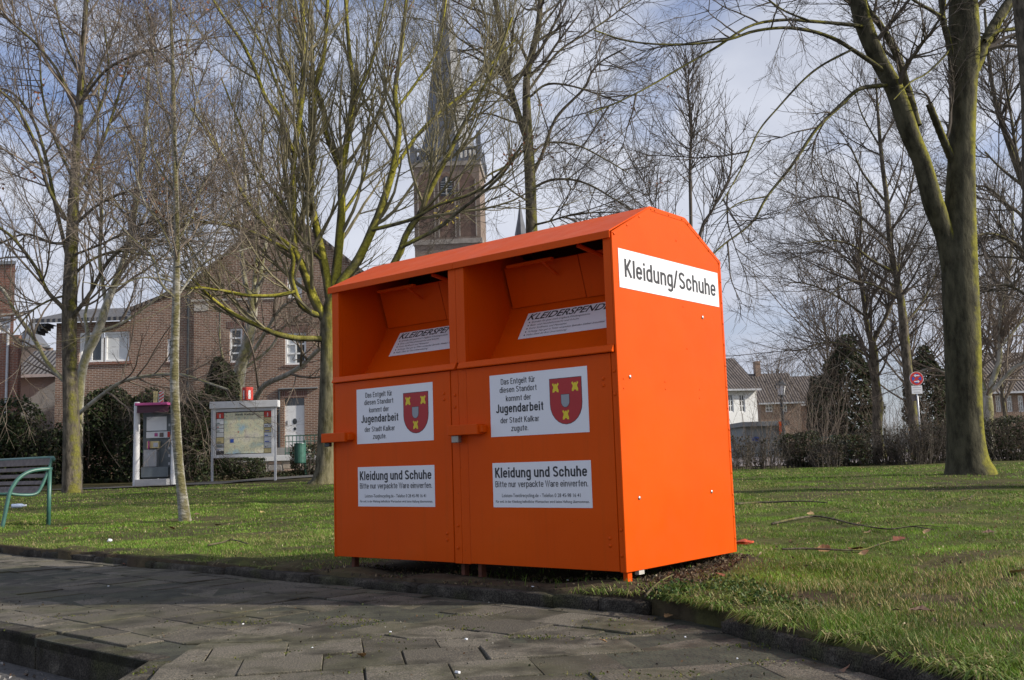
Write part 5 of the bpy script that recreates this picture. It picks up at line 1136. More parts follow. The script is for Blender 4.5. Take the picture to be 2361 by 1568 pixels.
def booth():
    Y = 27.0; p = at(357, 1120, Y); zg = float(zt(p[0], Y)); root = empty('phone_booth', (p[0], Y, zg), math.radians(-2)); tag(root, 'open grey public phone booth with white posts and magenta roof', 'phone booth')
    hw = .455; top = 2.23
    for sx in (-1, 1):
        po = MB().lathe([(.088, -.1), (.088, .02), (.078, top + (.03 if sx < 0 else 0)), (.06, top + .05)], 14, (sx * (hw + .06), 0, 0)).build('post', M['white_metal'], root, smooth=False)
    box('back_panel', M['booth_grey'], root, -hw, hw, .28, .34, .2, top - .1); box('side_panel', M['booth_grey'], root, hw - .03, hw - .005, -.05, .279, .2, top - .1)
    box('roof', M['magenta'], root, -hw + .02, hw - .01, -.35, .4, top - .07, top - .001, .01); box('header', M['magenta_dark'], root, -hw + .03, hw - .03, -.22, -.19, top - .26, top - .072)
    box('base', M['booth_light'], root, -hw + .02, hw - .02, -.3, .35, -.05, .19, .01); box('glass_pane', M['lamp_glass'], root, -hw + .1, hw - .25, .262, .279, 1.5, 1.88)
    box('console', M['booth_light'], root, -hw + .1, -hw + .46, .08, .279, .52, .98, .01); box('lower_box', M['booth_grey'], root, -hw + .06, hw - .1, .02, .279, .24, .51, .01)
    ps = box('poster', M['paper'], root, -hw + .12, hw - .13, .20, .21, 1.30, 1.47); box('poster_patch', M['magenta'], ps, hw - .56, hw - .47, .192, .199, 1.34, 1.43); box('poster_patch', M['red'], ps, hw - .20, hw - .132, .192, .199, 1.31, 1.46)
    box('poster_patch', M['slat_wood'], ps, hw - .42, hw - .31, .193, .199, 1.32, 1.44)
    ph = box('telephone', M['cream'], root, -hw + .16, -hw + .50, .15, .25, 1.02, 1.21, .01); MB().tube([(-hw + .22, .12, 1.0), (-hw + .235, .10, 1.08), (-hw + .235, .10, 1.14), (-hw + .22, .12, 1.21)], .026, 8, n=10).build('handset', M['magenta'], ph, smooth=True)
    box('keypad', M['grey_metal'], ph, -hw + .34, -hw + .47, .142, .149, 1.05, 1.17); MB().tube([(-hw + .22, .12, 1.0), (-hw + .24, .08, .85), (-hw + .2, .1, .75), (-hw + .26, .13, .9)], .008, 6, n=14).build('cord', M['grey_metal'], ph)
    for k in range(7): box('button_plate', M['grey_metal'], root, hw - .2, hw - .1, .265, .279, .35 + .21 * k, .42 + .21 * k)
    # striped marker behind
    q = at(366, 935, 29.5); m = empty('marker_board', (q[0], 29.5, float(zt(q[0], 29.5)))); tag(m, 'cream and red-striped marker boards on a post above the phone booth', 'sign'); zb = q[2] - m.location.z
    MB().tube([(0, 0, -.1), (0, 0, zb + .35)], .025, 8).build('post', M['grey_metal'], m); 
    z0, z1 = at(366, 932, 29.5)[2] - m.location.z, at(366, 902, 29.5)[2] - m.location.z
    box('board', M['cream'], m, -.15, -.03, -.04, -.026, z0, z1); wb = box('board', M['paper'], m, .03, .16, -.04, -.026, z0, z1)
    for k in range(4):
        zz = z0 + .0 + (z1 - z0) * k / 4; MB().prism([(.031, zz), (.159, zz + .08), (.159, min(zz + .13, z1)), (.031, zz + .05)], lambda a_, b_, d: (a_, d, b_), -.047, -.041).build('stripe', M['red'], wb)
booth()
def map_mat():
    m, t, b = newmat('printed_map'); f = noise(t, 2.2, 6); base = ramp(t, f, [(.34, (.36, .56, .70)), (.42, (.56, .62, .48)), (.5, (.74, .70, .46)), (.60, (.78, .74, .55)), (.72, (.58, .48, .46))])
    g = noise(t, 9, 5); base = mix(t, ramp(t, g, [(.55, (0,) * 3), (.68, (.7,) * 3)]), base, (.42, .32, .26)); base = mix(t, ramp(t, noise(t, 26, 3), [(.56, (0,) * 3), (.62, (.5,) * 3)]), base, (.28, .28, .24))
    L(t, base, b.inputs['Base Color']); b.inputs['Roughness'].default_value = .25; return m
def board():
    Y = 28.0; p = at(489, 1110, Y); p2 = at(635, 1094, Y); root = empty('map_board', (p[0], Y, p[2])); tag(root, 'grey town map board on two posts with a red information cube on top', 'map board')
    w = p2[0] - p[0]; G = M['grey_metal']; z = lambda py, px=560: at(px, py, Y)[2] - p[2]
    zt_, zb = z(925), z(1047); zr = z(941)
    MB().box(-.03, .03, -.03, .03, -.25, zr).build('post', G, root, bevel=.004); MB().box(w - .03, w + .03, -.03, .03, p2[2] - p[2] - .25, zr).build('post', G, root, bevel=.004)
    box('roof', M['white_metal'], root, -.05, w + .1, -.12, .16, zr + .001, zt_, .01)
    fr = M['white_metal']; box('frame_side', fr, root, .032, .10, -.04, .06, zb, zr - .01); box('frame_side', fr, root, w - .10, w - .032, -.04, .06, zb, zr - .01); box('frame_bottom', fr, root, .032, w - .032, -.05, .06, zb - .09, zb - .001); box('frame_top', G, root, .101, w - .101, -.03, .06, zr - .09, zr - .011)
    box('back_board', M['iron'], root, .1, w - .1, .02, .05, zb, zr - .09); mp_ = box('map', map_mat(), root, .33, w - .33, .005, .019, zb + .02, zr - .12)
    text('lettering', 'Stadt Kalkar', frame((0, .005, 0), (1, 0, 0), (0, 0, 1)), .33 + (w - .66) * .27, .33 + (w - .66) * .78, zr - .20, .05, M['ink'], mp_, .02, lift=.004)
    hz = zr - .12 - zb; tw = w - .66
    rng = np.random.default_rng(5)
    for side, x0, x1 in ((0, .115, .315), (1, w - .315, w - .115)):
        hd = box('notice_header', M['red'], root, x0, x1, .005, .019, zr - .27, zr - .11); fr2 = frame((0, .005, 0), (1, 0, 0), (0, 0, 1)); text('lettering', 'i', fr2, (x0 + x1) / 2 - .018, (x0 + x1) / 2 + .018, zr - .245, .10, M['paper'], hd, .03, lift=.004)
        zz = zr - .285; cols = [M['paper'], M['curtain'], M['booth_light'], M['lamp_glass'], M['paper'], M['cream']]
        while zz > zb + .1:
            hh = rng.uniform(.09, .17); c = cols[rng.integers(len(cols))]; n_ = box('notice', c, root, x0, x1, .006, .019, max(zz - hh, zb + .02), zz)
            if rng.random() < .7: box('notice_print', [M['blue'], M['red'], M['booth_grey'], M['green_metal']][rng.integers(4)], n_, x0 + .02, x0 + .02 + rng.uniform(.04, .15), .002, .0055, max(zz - hh, zb + .02) + .02, max(zz - hh, zb + .02) + .045)
            zz -= hh + .014
    box('glass', M['win_glass'], root, .1, w - .1, .055, .058, zb, zr - .1)
    for x, zz, sx, sz, m_ in ((.46, .28, .10, .10, 'blue'), (.62, .52, .03, .03, 'red')):
        box('map_mark', M[m_], mp_, .33 + tw * (x - .33) * 1.2, .33 + tw * (x - .33) * 1.2 + sx, .001, .0045, zb + hz * zz, zb + hz * zz + sz)
    q = at(571, 907, Y); c = empty('information_cube', (q[0] - p[0], .0, zt_), math.radians(45 - 4)); c.parent = root
    s = .20; hq = z(893, 571) - zt_
    box('cube', M['red'], c, -s / 2 * 1.15, s / 2 * 1.15, -s / 2 * 1.15, s / 2 * 1.15, .02, hq, .012)
    for k in range(4):
        ang = k * math.pi / 2; ex = (math.cos(ang), math.sin(ang), 0); o = (math.sin(ang) * s / 2 * 1.15, -math.cos(ang) * s / 2 * 1.15, 0)
        text('lettering', 'i', frame(o, ex, (0, 0, 1)), -.04, .04, .07, hq - .16, M['paper'], c, .05, lift=.003)
    MB().tube([(0, 0, -.02), (0, 0, .03)], .03, 8).build('stem', G, c)
    Yb = 31.0; p = at(692, 1096, Yb); b = empty('litter_bin', (p[0], Yb, p[2])); tag(b, 'green round litter bin on a post beside the mossy trunk', 'litter bin'); zt_ = at(690, 1022, Yb)[2] - p[2]; zb = at(690, 1068, Yb)[2] - p[2]
    MB().lathe([(.165, zb), (.175, zb + .03), (.18, zt_ - .04), (.19, zt_ - .02), (.185, zt_), (.17, zt_ - .01), (.165, zb + .1)], 18).build('drum', M['green_metal'], b, smooth=False); MB().tube([(.12, .18, -.2), (.12, .18, zt_ + .1)], .03, 8).build('post', M['green_metal'], b); box('bracket', M['green_metal'], b, .05, .19, .14, .2, zt_ - .3, zt_ - .25)
board()
def signs():
    Y = 34.0; p = at(2127, 1062, Y); r = empty('no_stopping_sign', (p[0], Y, p[2])); tag(r, 'round red and blue no-stopping sign with a white plate on a grey pole', 'traffic sign')
    z = lambda py, px=2120: at(px, py, Y)[2] - p[2]
    zc = z(873); R_ = 16 / FPX * Y
    MB().tube([(0, 0, -.3), (0, 0, zc + R_ * .9)], .03, 10).build('pole', M['grey_metal'], r, smooth=True)
    f = lambda a_, b_, d: (a_, d, b_)
    circ = lambda rad, n=32: [(rad * math.cos(t), zc + rad * math.sin(t)) for t in np.linspace(0, 2 * math.pi, n + 1)[:-1]]
    d = MB().prism(circ(R_), f, -.06, -.032).build('disc', M['paper'], r); MB().prism(circ(R_ * .95), f, -.064, -.061).build('red_ring', M['red'], d)
    al = math.radians(45); wq = .20
    for k in range(4):
        a0 = math.radians(90 * k) - math.radians(45 - 16); a1 = math.radians(90 * k) + math.radians(45 - 16); c0 = math.radians(90 * k)
        MB().prism([(R_ * .2 * math.cos(c0), zc + R_ * .2 * math.sin(c0))] + [(R_ * .68 * math.cos(t), zc + R_ * .68 * math.sin(t)) for t in np.linspace(a0, a1, 7)], f, -.068, -.065).build('blue_sector', M['blue'], d)
    for sg, dz in ((-1, .42), (1, -.42)):
        zz = zc + R_ * dz; MB().prism([(sg * .10, zz), (sg * .03, zz + .05), (sg * .03, zz + .018), (-sg * .10, zz + .018), (-sg * .10, zz - .018), (sg * .03, zz - .018), (sg * .03, zz - .05)], f, -.072, -.0685).build('arrow', M['paper'], d)
    z0, z1 = z(908), z(889); pl = box('plate', M['paper'], r, -.19, .17, -.05, -.033, z0, z1)
    for k in range(3): box('print_line', M['booth_light'], pl, -.15 + .03 * (k == 0), .13 - .04 * (k == 0), -.053, -.0505, z0 + .05 + k * .08, z0 + .065 + k * .08)
    box('back_box', M['slat_wood'], r, -.16, .0, .031, .1, z(924), z(910))
    # lantern
    Y = 45.0; p = at(1811, 1063, Y); r = empty('street_lamp', (p[0], Y, p[2])); tag(r, 'black old-style street lantern on a slender post right of the container', 'street lamp'); z = lambda py: at(1808, py, Y)[2] - p[2]
    MB().lathe([(.13, -.2), (.13, .5), (.095, .55), (.08, 1.2), (.065, z(925)), (.09, z(921)), (.05, z(918)), (.05, z(913))], 12).build('post', M['iron'], r, smooth=False)
    zb, zt_ = z(911), z(889); k = MB().lathe([(.13, zb), (.235, zt_)], 6).build('lantern_glass', M['lamp_glass'], r)
    for i in range(6):
        a = i * math.pi / 3; MB().tube([(.14 * math.cos(a), .14 * math.sin(a), zb), (.245 * math.cos(a), .245 * math.sin(a), zt_)], .014, 5).build('lantern_bar', M['iron'], r)
    MB().lathe([(.29, zt_ + .001), (.27, zt_ + .04), (.11, z(880)), (.07, z(877)), (.07, z(875)), (.02, z(871))], 6).build('lantern_roof', M['iron'], r); MB().lathe([(.15, zb - .04), (.15, zb - .001)], 6).build('lantern_base', M['iron'], r)
    # green railing by the street
    Y = 40.0; p0, p1 = at(1882, 1063, Y), at(1960, 1063, Y); r = empty('street_railing', (p0[0], Y, float(zt(p0[0], Y)))); tag(r, 'green iron railing with crossed panel behind the bare shrubs', 'railing'); w = p1[0] - p0[0]; hz = at(1920, 1006, Y)[2] - r.location.z
    for x in (0, w / 2, w): box('post', M['green_metal'], r, x - .04, x + .04, -.04, .04, -.2, hz + .06)
    for a_, b_ in ((.042, w / 2 - .042), (w / 2 + .042, w - .042)):
        for zz in (hz - .03, hz - .32, .12): box('rail', M['green_metal'], r, a_, b_, -.02, .02, zz - .02, zz + .02)
        n = int((b_ - a_) / .13)
        for i in range(1, n): box('bar', M['green_metal'], r, a_ + i * .13 - .009, a_ + i * .13 + .009, -.009, .009, .14, hz - .34)
        for i in range(4):
            xa, xb = a_ + (b_ - a_) * i / 4, a_ + (b_ - a_) * (i + 1) / 4
            for s in (0, 1): MB().tube([(xa, 0, hz - .3 + s * .25), (xb, 0, hz - .05 - s * .25)], .012, 5).build('cross_bar', M['green_metal'], r)
signs()

# ------------------------------------------------------------------ hedges, shrubs, evergreens
DARKG = ((.026, .044, .016), (.045, .068, .022), (.016, .026, .012), (.07, .085, .032), (.055, .045, .024))
BROWNG = ((.08, .062, .036), (.05, .05, .025), (.11, .078, .048), (.04, .04, .02))
def bush(name, label, c, size, nl, nt_, seed, cols=DARKG, leaf=.09, twig='twig_dark', cat='shrub', group=None, shape='box', trunk=True):
    """c base centre, size (wx, wy, h)"""
    rng = np.random.default_rng(seed); root = empty(name, c); tag(root, label, cat, group)
    wx, wy, h = size
    if nl:
        u = rng.normal(size=(nl, 3)); u /= np.linalg.norm(u, axis=1, keepdims=True); rad = rng.uniform(.55, 1.0, nl) ** .6
        if shape == 'box':
            u = u / np.maximum(np.abs(u).max(1, keepdims=True), 1e-6) * (.75 + .25 * np.abs(u).max(1, keepdims=True))
        p = u * rad[:, None] * np.array([wx / 2, wy / 2, h / 2]); p[:, 2] += h / 2
        if shape == 'lumps':
            nc = max(6, int(wx * 2.2)); cc = np.stack([rng.uniform(-wx / 2, wx / 2, nc), rng.uniform(-wy * .25, wy * .25, nc), rng.uniform(.25, .78, nc) * h], 1); rr_ = rng.uniform(.5, .85, (nc, 1)) * np.array([1.15, .9, 1.]) * min(wy * .62, h * .42); cc[:, 2] = np.minimum(cc[:, 2], h * 1.02 - rr_[:, 2]); j = rng.integers(0, nc, nl); p = cc[j] + u * rad[:, None] * rr_[j]; low = rng.random(nl) < .35; p[low] = np.stack([rng.uniform(-wx / 2, wx / 2, low.sum()), rng.uniform(-wy / 2, wy / 2, low.sum()), rng.random(low.sum()) * h * .6], 1)
        if shape == 'cone': k = 1 - .8 * np.clip(p[:, 2:3] / h, 0, 1) ** 1.2; p[:, :2] *= k
        if shape == 'egg': k = 1 - .45 * np.clip(p[:, 2:3] / h, 0, 1) ** 2; p[:, :2] *= k
        q = p * 1.0
        bump_ = .5 * np.sin(q[:, 0] * 3.1 + seed) + .5 * np.sin(q[:, 2] * 4.3 + q[:, 0] * 1.7) + .4 * np.sin(q[:, 0] * 7.7 + q[:, 2] * 5.9)
        p += u * (bump_ * .12 * min(wy, h))[:, None] * np.array([.5, 1, .6]); p[:, 2] = np.maximum(p[:, 2], .02)
        v, f, cl = leafquads(p, leaf, rng, cols); me = raw_mesh('foliage', v, [f], False, cl); link('foliage', me, M['leafcol'], root)
    if nt_:
        n = nt_; x = rng.uniform(-wx / 2, wx / 2, n); y = rng.uniform(-wy / 2, wy / 2, n); P = np.empty((n, 6, 3)); P[:, 0] = np.stack([x * .8, y * .8, np.full(n, -.05)], 1)
        d = np.stack([x / wx * .5, y / wy * .4, np.ones(n)], 1) + rng.normal(0, .14, (n, 3)); ln = h * rng.uniform(.55, 1.08, n)[:, None] / 5
        for j in range(1, 6): d = d + rng.normal(0, .1, (n, 3)); d /= np.linalg.norm(d, axis=1, keepdims=True); P[:, j] = P[:, j - 1] + d * ln
        R = np.linspace(1, .35, 6)[None] * rng.uniform(.006, .014, n)[:, None]
        p2, r2 = spawn(P, R, n * 6, rng, t0=.15, ang=(20, 60), ln=h * .32, K=4, rmin=.003, rmax=.006, trop=.08, wob=.07); p3, r3 = spawn(p2, r2, n * 12, rng, t0=.2, ang=(25, 70), ln=h * .14, K=2, rmin=.0028, rmax=.004)
        v1, f1 = tubes(P, R, 4); v2, f2 = tubes(p2, r2, 3); v3, f3 = tubes(p3, r3, 3)
        me = raw_mesh('branches', np.vstack([v1, v2, v3]), [np.vstack([f1, f2 + len(v1), f3 + len(v1) + len(v2)])]); link('branches', me, M[twig], root)
    return root
def base(px, py, Y):
    p = at(px, py, Y); return (p[0], Y, float(zt(p[0], Y)))
def greens():
    # evergreen hedge at the left: clipped in runs
    for k, (a, b, tp, Y, n, w) in enumerate(((-40, 150, 912, 30.4, 15000, 1.7), (150, 330, 886, 31.2, 15000, 1.9), (300, 485, 893, 30.6, 15000, 1.8))):
        c = base((a + b) / 2, 1120, Y); h = at((a + b) / 2, tp, Y)[2] - c[2]; wx = (b - a) / FPX * Y * 1.1
        bush('hedge', ('dark evergreen hedge run behind the bench', 'dark evergreen hedge run between left tree and phone booth', 'dark evergreen hedge run behind the phone booth')[k], c, (wx, w, h), n + 3000, 60, 40 + k, leaf=.12, cat='hedge', shape='lumps', group='evergreen hedge at the left')
    c = base(507, 1090, 31.5); bush('shrub', 'tall dark ivy-like shrub left of the map board', c, (1.55, 1.5, at(500, 822, 31.5)[2] - c[2]), 15000, 50, 45, leaf=.11, shape='egg')
    c = base(560, 1100, 30.0); bush('shrub', 'low leafy shrub under the map board', c, (1.3, .8, .62), 2600, 30, 46, cols=DARKG + ((.06, .08, .03),), leaf=.08)
    c = base(720, 1095, 31.5); bush('shrub', 'loose shrub of green and brown leaves beside the litter bin', c, (1.3, .8, 1.0), 1500, 50, 47, cols=DARKG + BROWNG, leaf=.08)
    rng = np.random.default_rng(4); n = 5200; x = rng.uniform(-9.2, -4.6, n); y = 29.2 + (x + 8.5) * 1.0 + rng.uniform(0, 1.6, n); z = zt(x, y) + rng.random(n) ** 2 * .16
    v, f, cl = leafquads(np.stack([x, y, z], 1), .07, rng, DARKG + BROWNG); o = link('ivy_ground_cover', raw_mesh('ivy_ground_cover', v, [f], False, cl), M['leafcol']); tag(o, 'ivy and dead leaves covering the ground below the map board', 'ground cover', kind='stuff')
    # twiggy and evergreen bushes at the end of the right lawn
    Y = 27.0
    for k, (px, w, tp, nl, nt_, cols, lab) in enumerate(((1700, 60, 1000, 200, 45, BROWNG, 'brown twiggy bush touching the container\'s right edge'), (1762, 66, 1005, 150, 50, BROWNG, 'bare twiggy bush left of the street lantern'), (1846, 72, 992, 2600, 80, DARKG + BROWNG, 'dense dark bush right of the street lantern'),
                                                        (1905, 55, 1015, 300, 60, BROWNG, 'thin bare bush in front of the green railing'), (1962, 66, 1002, 2600, 60, DARKG + BROWNG, 'round dark evergreen bush under the forked tree'), (2035, 80, 985, 350, 110, BROWNG, 'brown bush around the forked trunk'),
                                                        (2105, 80, 975, 350, 110, BROWNG, 'brown bush below the no-stopping sign'), (2168, 70, 966, 450, 110, BROWNG, 'brown hedge bush left of the thick lichen trunk'), (2325, 110, 955, 3200, 110, DARKG + BROWNG, 'dark bush at the right edge beyond the thick trunk'))):
        Yk = Y + (k % 3) * .5; c = base(px, 1072, Yk); h = at(px, tp, Yk)[2] - c[2]
        bush('bush', lab, c, (w / FPX * Yk * 1.15, 1.2, h), nl, nt_, 60 + k, cols=cols, leaf=.075, cat='bush', group='bushes at the end of the right lawn')
    # taller bare shrubs
    for k, (px, tp, Yk, lab) in enumerate(((1752, 790, 34, 'tall bare shrub with a forked yellowish stem in front of the white house'), (1868, 800, 33, 'tall bare shrub of many upright stems right of the lantern'), (1905, 830, 36, 'upright bare shrub in front of the row houses'), (2060, 860, 42, 'bare shrub behind the forked tree'), (2160, 850, 44, 'bare shrub behind the no-stopping sign'), (2330, 880, 42, 'bare shrub in front of the brick cottage'))):
        c = base(px, 1065, Yk); h = at(px, tp, Yk)[2] - c[2]
        bush('bare_shrub', lab, c, (1.6, 1.4, h * .92), 0, 20, 80 + k, twig='twig_brown', group='bare shrubs by the street')
    # big evergreens
    for k, (px, tp, w, Yk, n, lab) in enumerate(((1965, 778, 165, 54, 11000, 'dark ivy-covered evergreen behind the forked tree'), (2150, 800, 130, 58, 7500, 'dark evergreen behind the no-stopping sign'), (1885, 868, 36, 60, 1800, 'small dark evergreen at the end of the row houses'))):
        c = base(px, 1055, Yk); h = at(px, tp, Yk)[2] - c[2]
        bush('evergreen_tree', lab, c, (w / FPX * Yk, w / FPX * Yk, h), n, 40, 95 + k, cols=DARKG + BROWNG, leaf=.22, cat='tree', shape='egg', group='dark evergreens beyond the street')
    # fine far trees that fill the horizon on the right
    for k, (px, tp, Yk, lab) in enumerate(((1930, 640, 62, 'hazy bare tree above the row houses'), (2120, 560, 64, 'hazy bare tree behind the slim tree by the sign'), (2215, 640, 60, 'hazy bare tree right behind the thick trunk'), (2330, 560, 66, 'hazy bare tree above the brick cottage'), (1800, 812, 96, 'hazy bare treetop over the white house roof'))):
        c = base(px, 1050, Yk); h = at(px, tp, Yk)[2] - c[2]
        tp_ = np.array([c[0], c[1], c[2] - .3]) + np.linspace(0, 1, 22)[:, None] * np.array([random.uniform(-.6, .6), 0, h * .82]); rr = np.linspace(.17, .03, 22)
        tree('far_tree', lab, [(tp_, rr)], c, M['bark_brown'], M['twig_brown'], (30, 200, 600, 600), 120 + k, lens=(h * .34, h * .15, h * .07, h * .035), trop=.09, ang=(30, 60), rmax=(.06, .022, .012, .008), rmin=(.02, .012, .008, .006), group='far bare trees', sub=(8, 6), t0=.2, tt=.1)
greens()

# ------------------------------------------------------------------ grass and small things
def grass():
    rng = np.random.default_rng(21)
    def sample(n, r0, r1, amin=-36, amax=36):
        r = np.sqrt(rng.uniform(r0 ** 2, r1 ** 2, n)); a = np.radians(rng.uniform(amin, amax, n)); x, y = r * np.sin(a), r * np.cos(a)
        k = kerb_dist(x, y); b = bare(x, y); keep = (k > .075) & (rng.random(n) > b * .97)
        cl = .5 + .5 * np.sin(3.3 * x + 2 * np.sin(2.7 * y)) * np.sin(3.9 * y + 1.5 * np.sin(3.1 * x)); keep &= rng.random(n) < .35 + .75 * cl
        return x[keep], y[keep], k[keep], cl[keep]
    V = []; F3 = []; F4 = []; C = []; o = 0
    for n, r0, r1, w, h0, h1, near in ((330000, 2.4, 6.5, .0030, .010, .040, 1), (300000, 6.5, 11, .0052, .010, .030, 0), (260000, 11, 18, .009, .013, .034, 0), (130000, 18, 27, .015, .018, .04, 0)):
        x, y, k, cl = sample(n, r0, r1); m = len(x); z = zt(x, y)
        hh = rng.uniform(h0, h1, m) * (.6 + .7 * cl) * (1 + 1.0 * np.exp(-((k - .2) / .18) ** 2) * (x > 0)); ww = w * rng.uniform(.6, 1.4, m)
        a = rng.uniform(0, 2 * np.pi, m); d = np.stack([np.cos(a), np.sin(a)], 1); s = np.stack([-np.sin(a), np.cos(a)], 1); ln = rng.uniform(.25, 1.1, m) * hh
        bz = np.stack([x, y, z - .004], 1)
        g = rng.random(m)[:, None]; patch = (.5 + .5 * np.sin(1.1 * x + 2.2 * np.sin(.7 * y)) * np.sin(1.3 * y + 1.9 * np.sin(.9 * x)))[:, None]
        colr = (1 - g) * np.array([.078, .178, .014]) + g * np.array([.235, .355, .045]); p2 = (.5 + .5 * np.sin(4.3 * x + 3 * np.sin(2.3 * y)) * np.sin(3.7 * y + 3 * np.sin(2.9 * x)))[:, None]; colr = colr * (.5 + .8 * p2) * np.where((x > .5) & (y < 5.2), .8, 1.)[:, None]; dry = (rng.random(m)[:, None] < .04 + .38 * patch ** 2); colr = np.where(dry, np.array([.46, .38, .17]) * (.5 + .8 * g), colr)  # near right blades darkened: the shade there is put into the grass colour
        side = np.hstack([s * ww[:, None] / 2, np.zeros((m, 1))])
        if near:
            mid = bz + np.hstack([d * (ln * .35)[:, None], (hh * .6)[:, None]]); tip = bz + np.hstack([d * ln[:, None], (hh * .95)[:, None]])
            v = np.stack([bz - side, bz + side, mid + side * .8, mid - side * .8, tip], 1).reshape(-1, 3); i = o + np.arange(m)[:, None] * 5
            F4.append(i + np.array([0, 1, 2, 3])); F3.append(i + np.array([3, 2, 4])); q = 5
        else:
            tip = bz + np.hstack([d * ln[:, None], (hh * .95)[:, None]]); v = np.stack([bz - side, bz + side, tip], 1).reshape(-1, 3); i = o + np.arange(m)[:, None] * 3; F3.append(i + np.array([0, 1, 2])); q = 3
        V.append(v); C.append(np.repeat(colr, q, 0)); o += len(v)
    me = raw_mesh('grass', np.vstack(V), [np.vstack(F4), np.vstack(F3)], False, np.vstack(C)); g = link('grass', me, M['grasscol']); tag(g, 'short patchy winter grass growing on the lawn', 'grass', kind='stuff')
    # long tufts hanging over the right kerb, moss tufts in the pavement joints
    seg = np.hypot(*np.diff(KERB, axis=0).T); cs = np.concatenate([[0], np.cumsum(seg)])
    m = 30000; s = rng.uniform(cs[1] - 3.5, cs[-2] - .5, m); s[::2] = rng.uniform(cs[5], cs[-2] - .8, len(s[::2])); nz = np.sin(s * 9) * np.sin(s * 3.7 + 1) + .35 * np.sin(s * 23); keep = rng.random(m) < np.clip(.25 + .8 * nz, .03, 1); s = s[keep]; m = len(s)
    x = np.interp(s, cs, KERB[:, 0]); y = np.interp(s, cs, KERB[:, 1]); off = rng.uniform(.045, .34, m); off[::2] = rng.uniform(.03, .13, len(off[::2])); lf = s < cs[3]; x += off * np.where(lf, .67, .92); y += off * np.where(lf, .74, .4); drop = lf & (bare(x, y) > .85); 
    x, y, lf, off = x[~drop], y[~drop], lf[~drop], off[~drop]; m = len(x)
    z = zt(x, y); hh = rng.uniform(.018, .072, m) * np.where(lf, .7, 1.); a = rng.normal(math.pi + .4, 1.1, m); d = np.stack([np.cos(a), np.sin(a)], 1); ln = hh * rng.uniform(.5, 1.2, m); sd = np.stack([-d[:, 1], d[:, 0], np.zeros(m)], 1) * (.0022 * rng.uniform(.7, 1.5, m))[:, None]
    bz = np.stack([x, y, z], 1); ov = off < .13; ln = ln * np.where(ov, 1.5, 1.); mid = bz + np.hstack([d * (ln * .45)[:, None], (hh * np.where(ov, .5, .7))[:, None]]); tip = bz + np.hstack([d * (ln * 1.1)[:, None], (hh * np.where(ov, .05, .62))[:, None]])
    v = np.stack([bz - sd, bz + sd, mid + sd, mid - sd, tip], 1).reshape(-1, 3); i = np.arange(m)[:, None] * 5; g_ = rng.random(m)[:, None]
    col = (1 - g_) * np.array([.075, .14, .02]) + g_ * np.array([.20, .24, .05]); col = np.where(rng.random(m)[:, None] < .2, np.array([.34, .29, .13]), col)
    me = raw_mesh('verge_grass', v, [i + np.array([0, 1, 2, 3]), i + np.array([3, 2, 4])], False, np.repeat(col, 5, 0)); tag(link('verge_grass', me, M['grasscol']), 'long unmown grass leaning over the right kerb', 'grass', kind='stuff')
    # low weeds beside the container's front corner
    P = []
    for cx, cy, r, n in ((.92, 4.72, .13, 900), (.74, 4.78, .10, 600), (1.02, 4.5, .14, 900), (1.05, 4.95, .13, 600), (1.16, 4.2, .10, 400), (.66, 4.62, .07, 300)):
        q = rng.normal(0, r * .6, (n, 2)); P.append(np.stack([cx + q[:, 0], cy + q[:, 1], zt(cx + q[:, 0], cy + q[:, 1]) + np.abs(rng.normal(0, .028, n)) * np.exp(-(q ** 2).sum(1) / r ** 2 * .5)], 1))
    P = np.vstack(P); kk = kerb_dist(P[:, 0], P[:, 1]); P = P[kk > .01]
    vv, ff, cl = leafquads(P, .02, rng, ((.06, .11, .02), (.10, .14, .03), (.035, .07, .015), (.14, .16, .04)), .8); tag(link('weeds', raw_mesh('weeds', vv, [ff], False, cl), M['leafcol']), 'low green weeds at the corner between kerb and container', 'weeds', kind='stuff')
    # grit, crumbs and litter of dead leaf on pavement and bare soil
    n = 1100; x = rng.uniform(-3.2, 1.2, n); y = rng.uniform(3.0, 6.2, n); k = kerb_dist(x, y); e = (np.stack([x, y], 1) - EDGE0) @ en; ok = (k < -.02) & ((e > .02) | (x > -1.4)); x, y = x[ok], y[ok]; n = len(x)
    p = np.stack([x, y, np.full(n, PAVE_Z + .006)], 1); vv, ff, cl = leafquads(p, .011, rng, ((.10, .085, .06), (.20, .19, .16), (.12, .07, .035), (.05, .06, .02), (.06, .05, .04), (.09, .07, .04)), .8); tag(link('grit', raw_mesh('grit', vv, [ff], False, cl), M['drycol']), 'fine grit and crumbs scattered on the paving slabs', 'grit', kind='stuff')
    n = 2600; u = rng.uniform(-.1, CW + .3, n); v_ = rng.uniform(-.42, .35, n); v_[n // 2:] = rng.uniform(-.2, CD + .1, n - n // 2); u[n // 2:] = rng.uniform(CW - .05, CW + .30, n - n // 2) - np.clip(v_[n // 2:] - .2, 0, 1) * .22
    x = CO[0] + CU[0] * u + CV[0] * v_; y = CO[1] + CU[1] * u + CV[1] * v_; ok = kerb_dist(x, y) > .03; x, y = x[ok], y[ok]
    p = np.stack([x, y, zt(x, y) + .008], 1); vv, ff, cl = leafquads(p, .026, rng, ((.09, .06, .035), (.14, .10, .06), (.05, .038, .028), (.20, .15, .09), (.04, .03, .022)), .45); tag(link('leaf_litter', raw_mesh('leaf_litter', vv, [ff], False, cl), M['drycol']), 'dead leaf and twig litter on the bare soil round the container', 'leaf litter', kind='stuff')
    r = rng.uniform(4, 20, 5200); a = np.radians(rng.uniform(-34, 34, 5200)); x, y = r * np.sin(a), r * np.cos(a); ok = kerb_dist(x, y) > .12; x, y, r = x[ok], y[ok], r[ok]
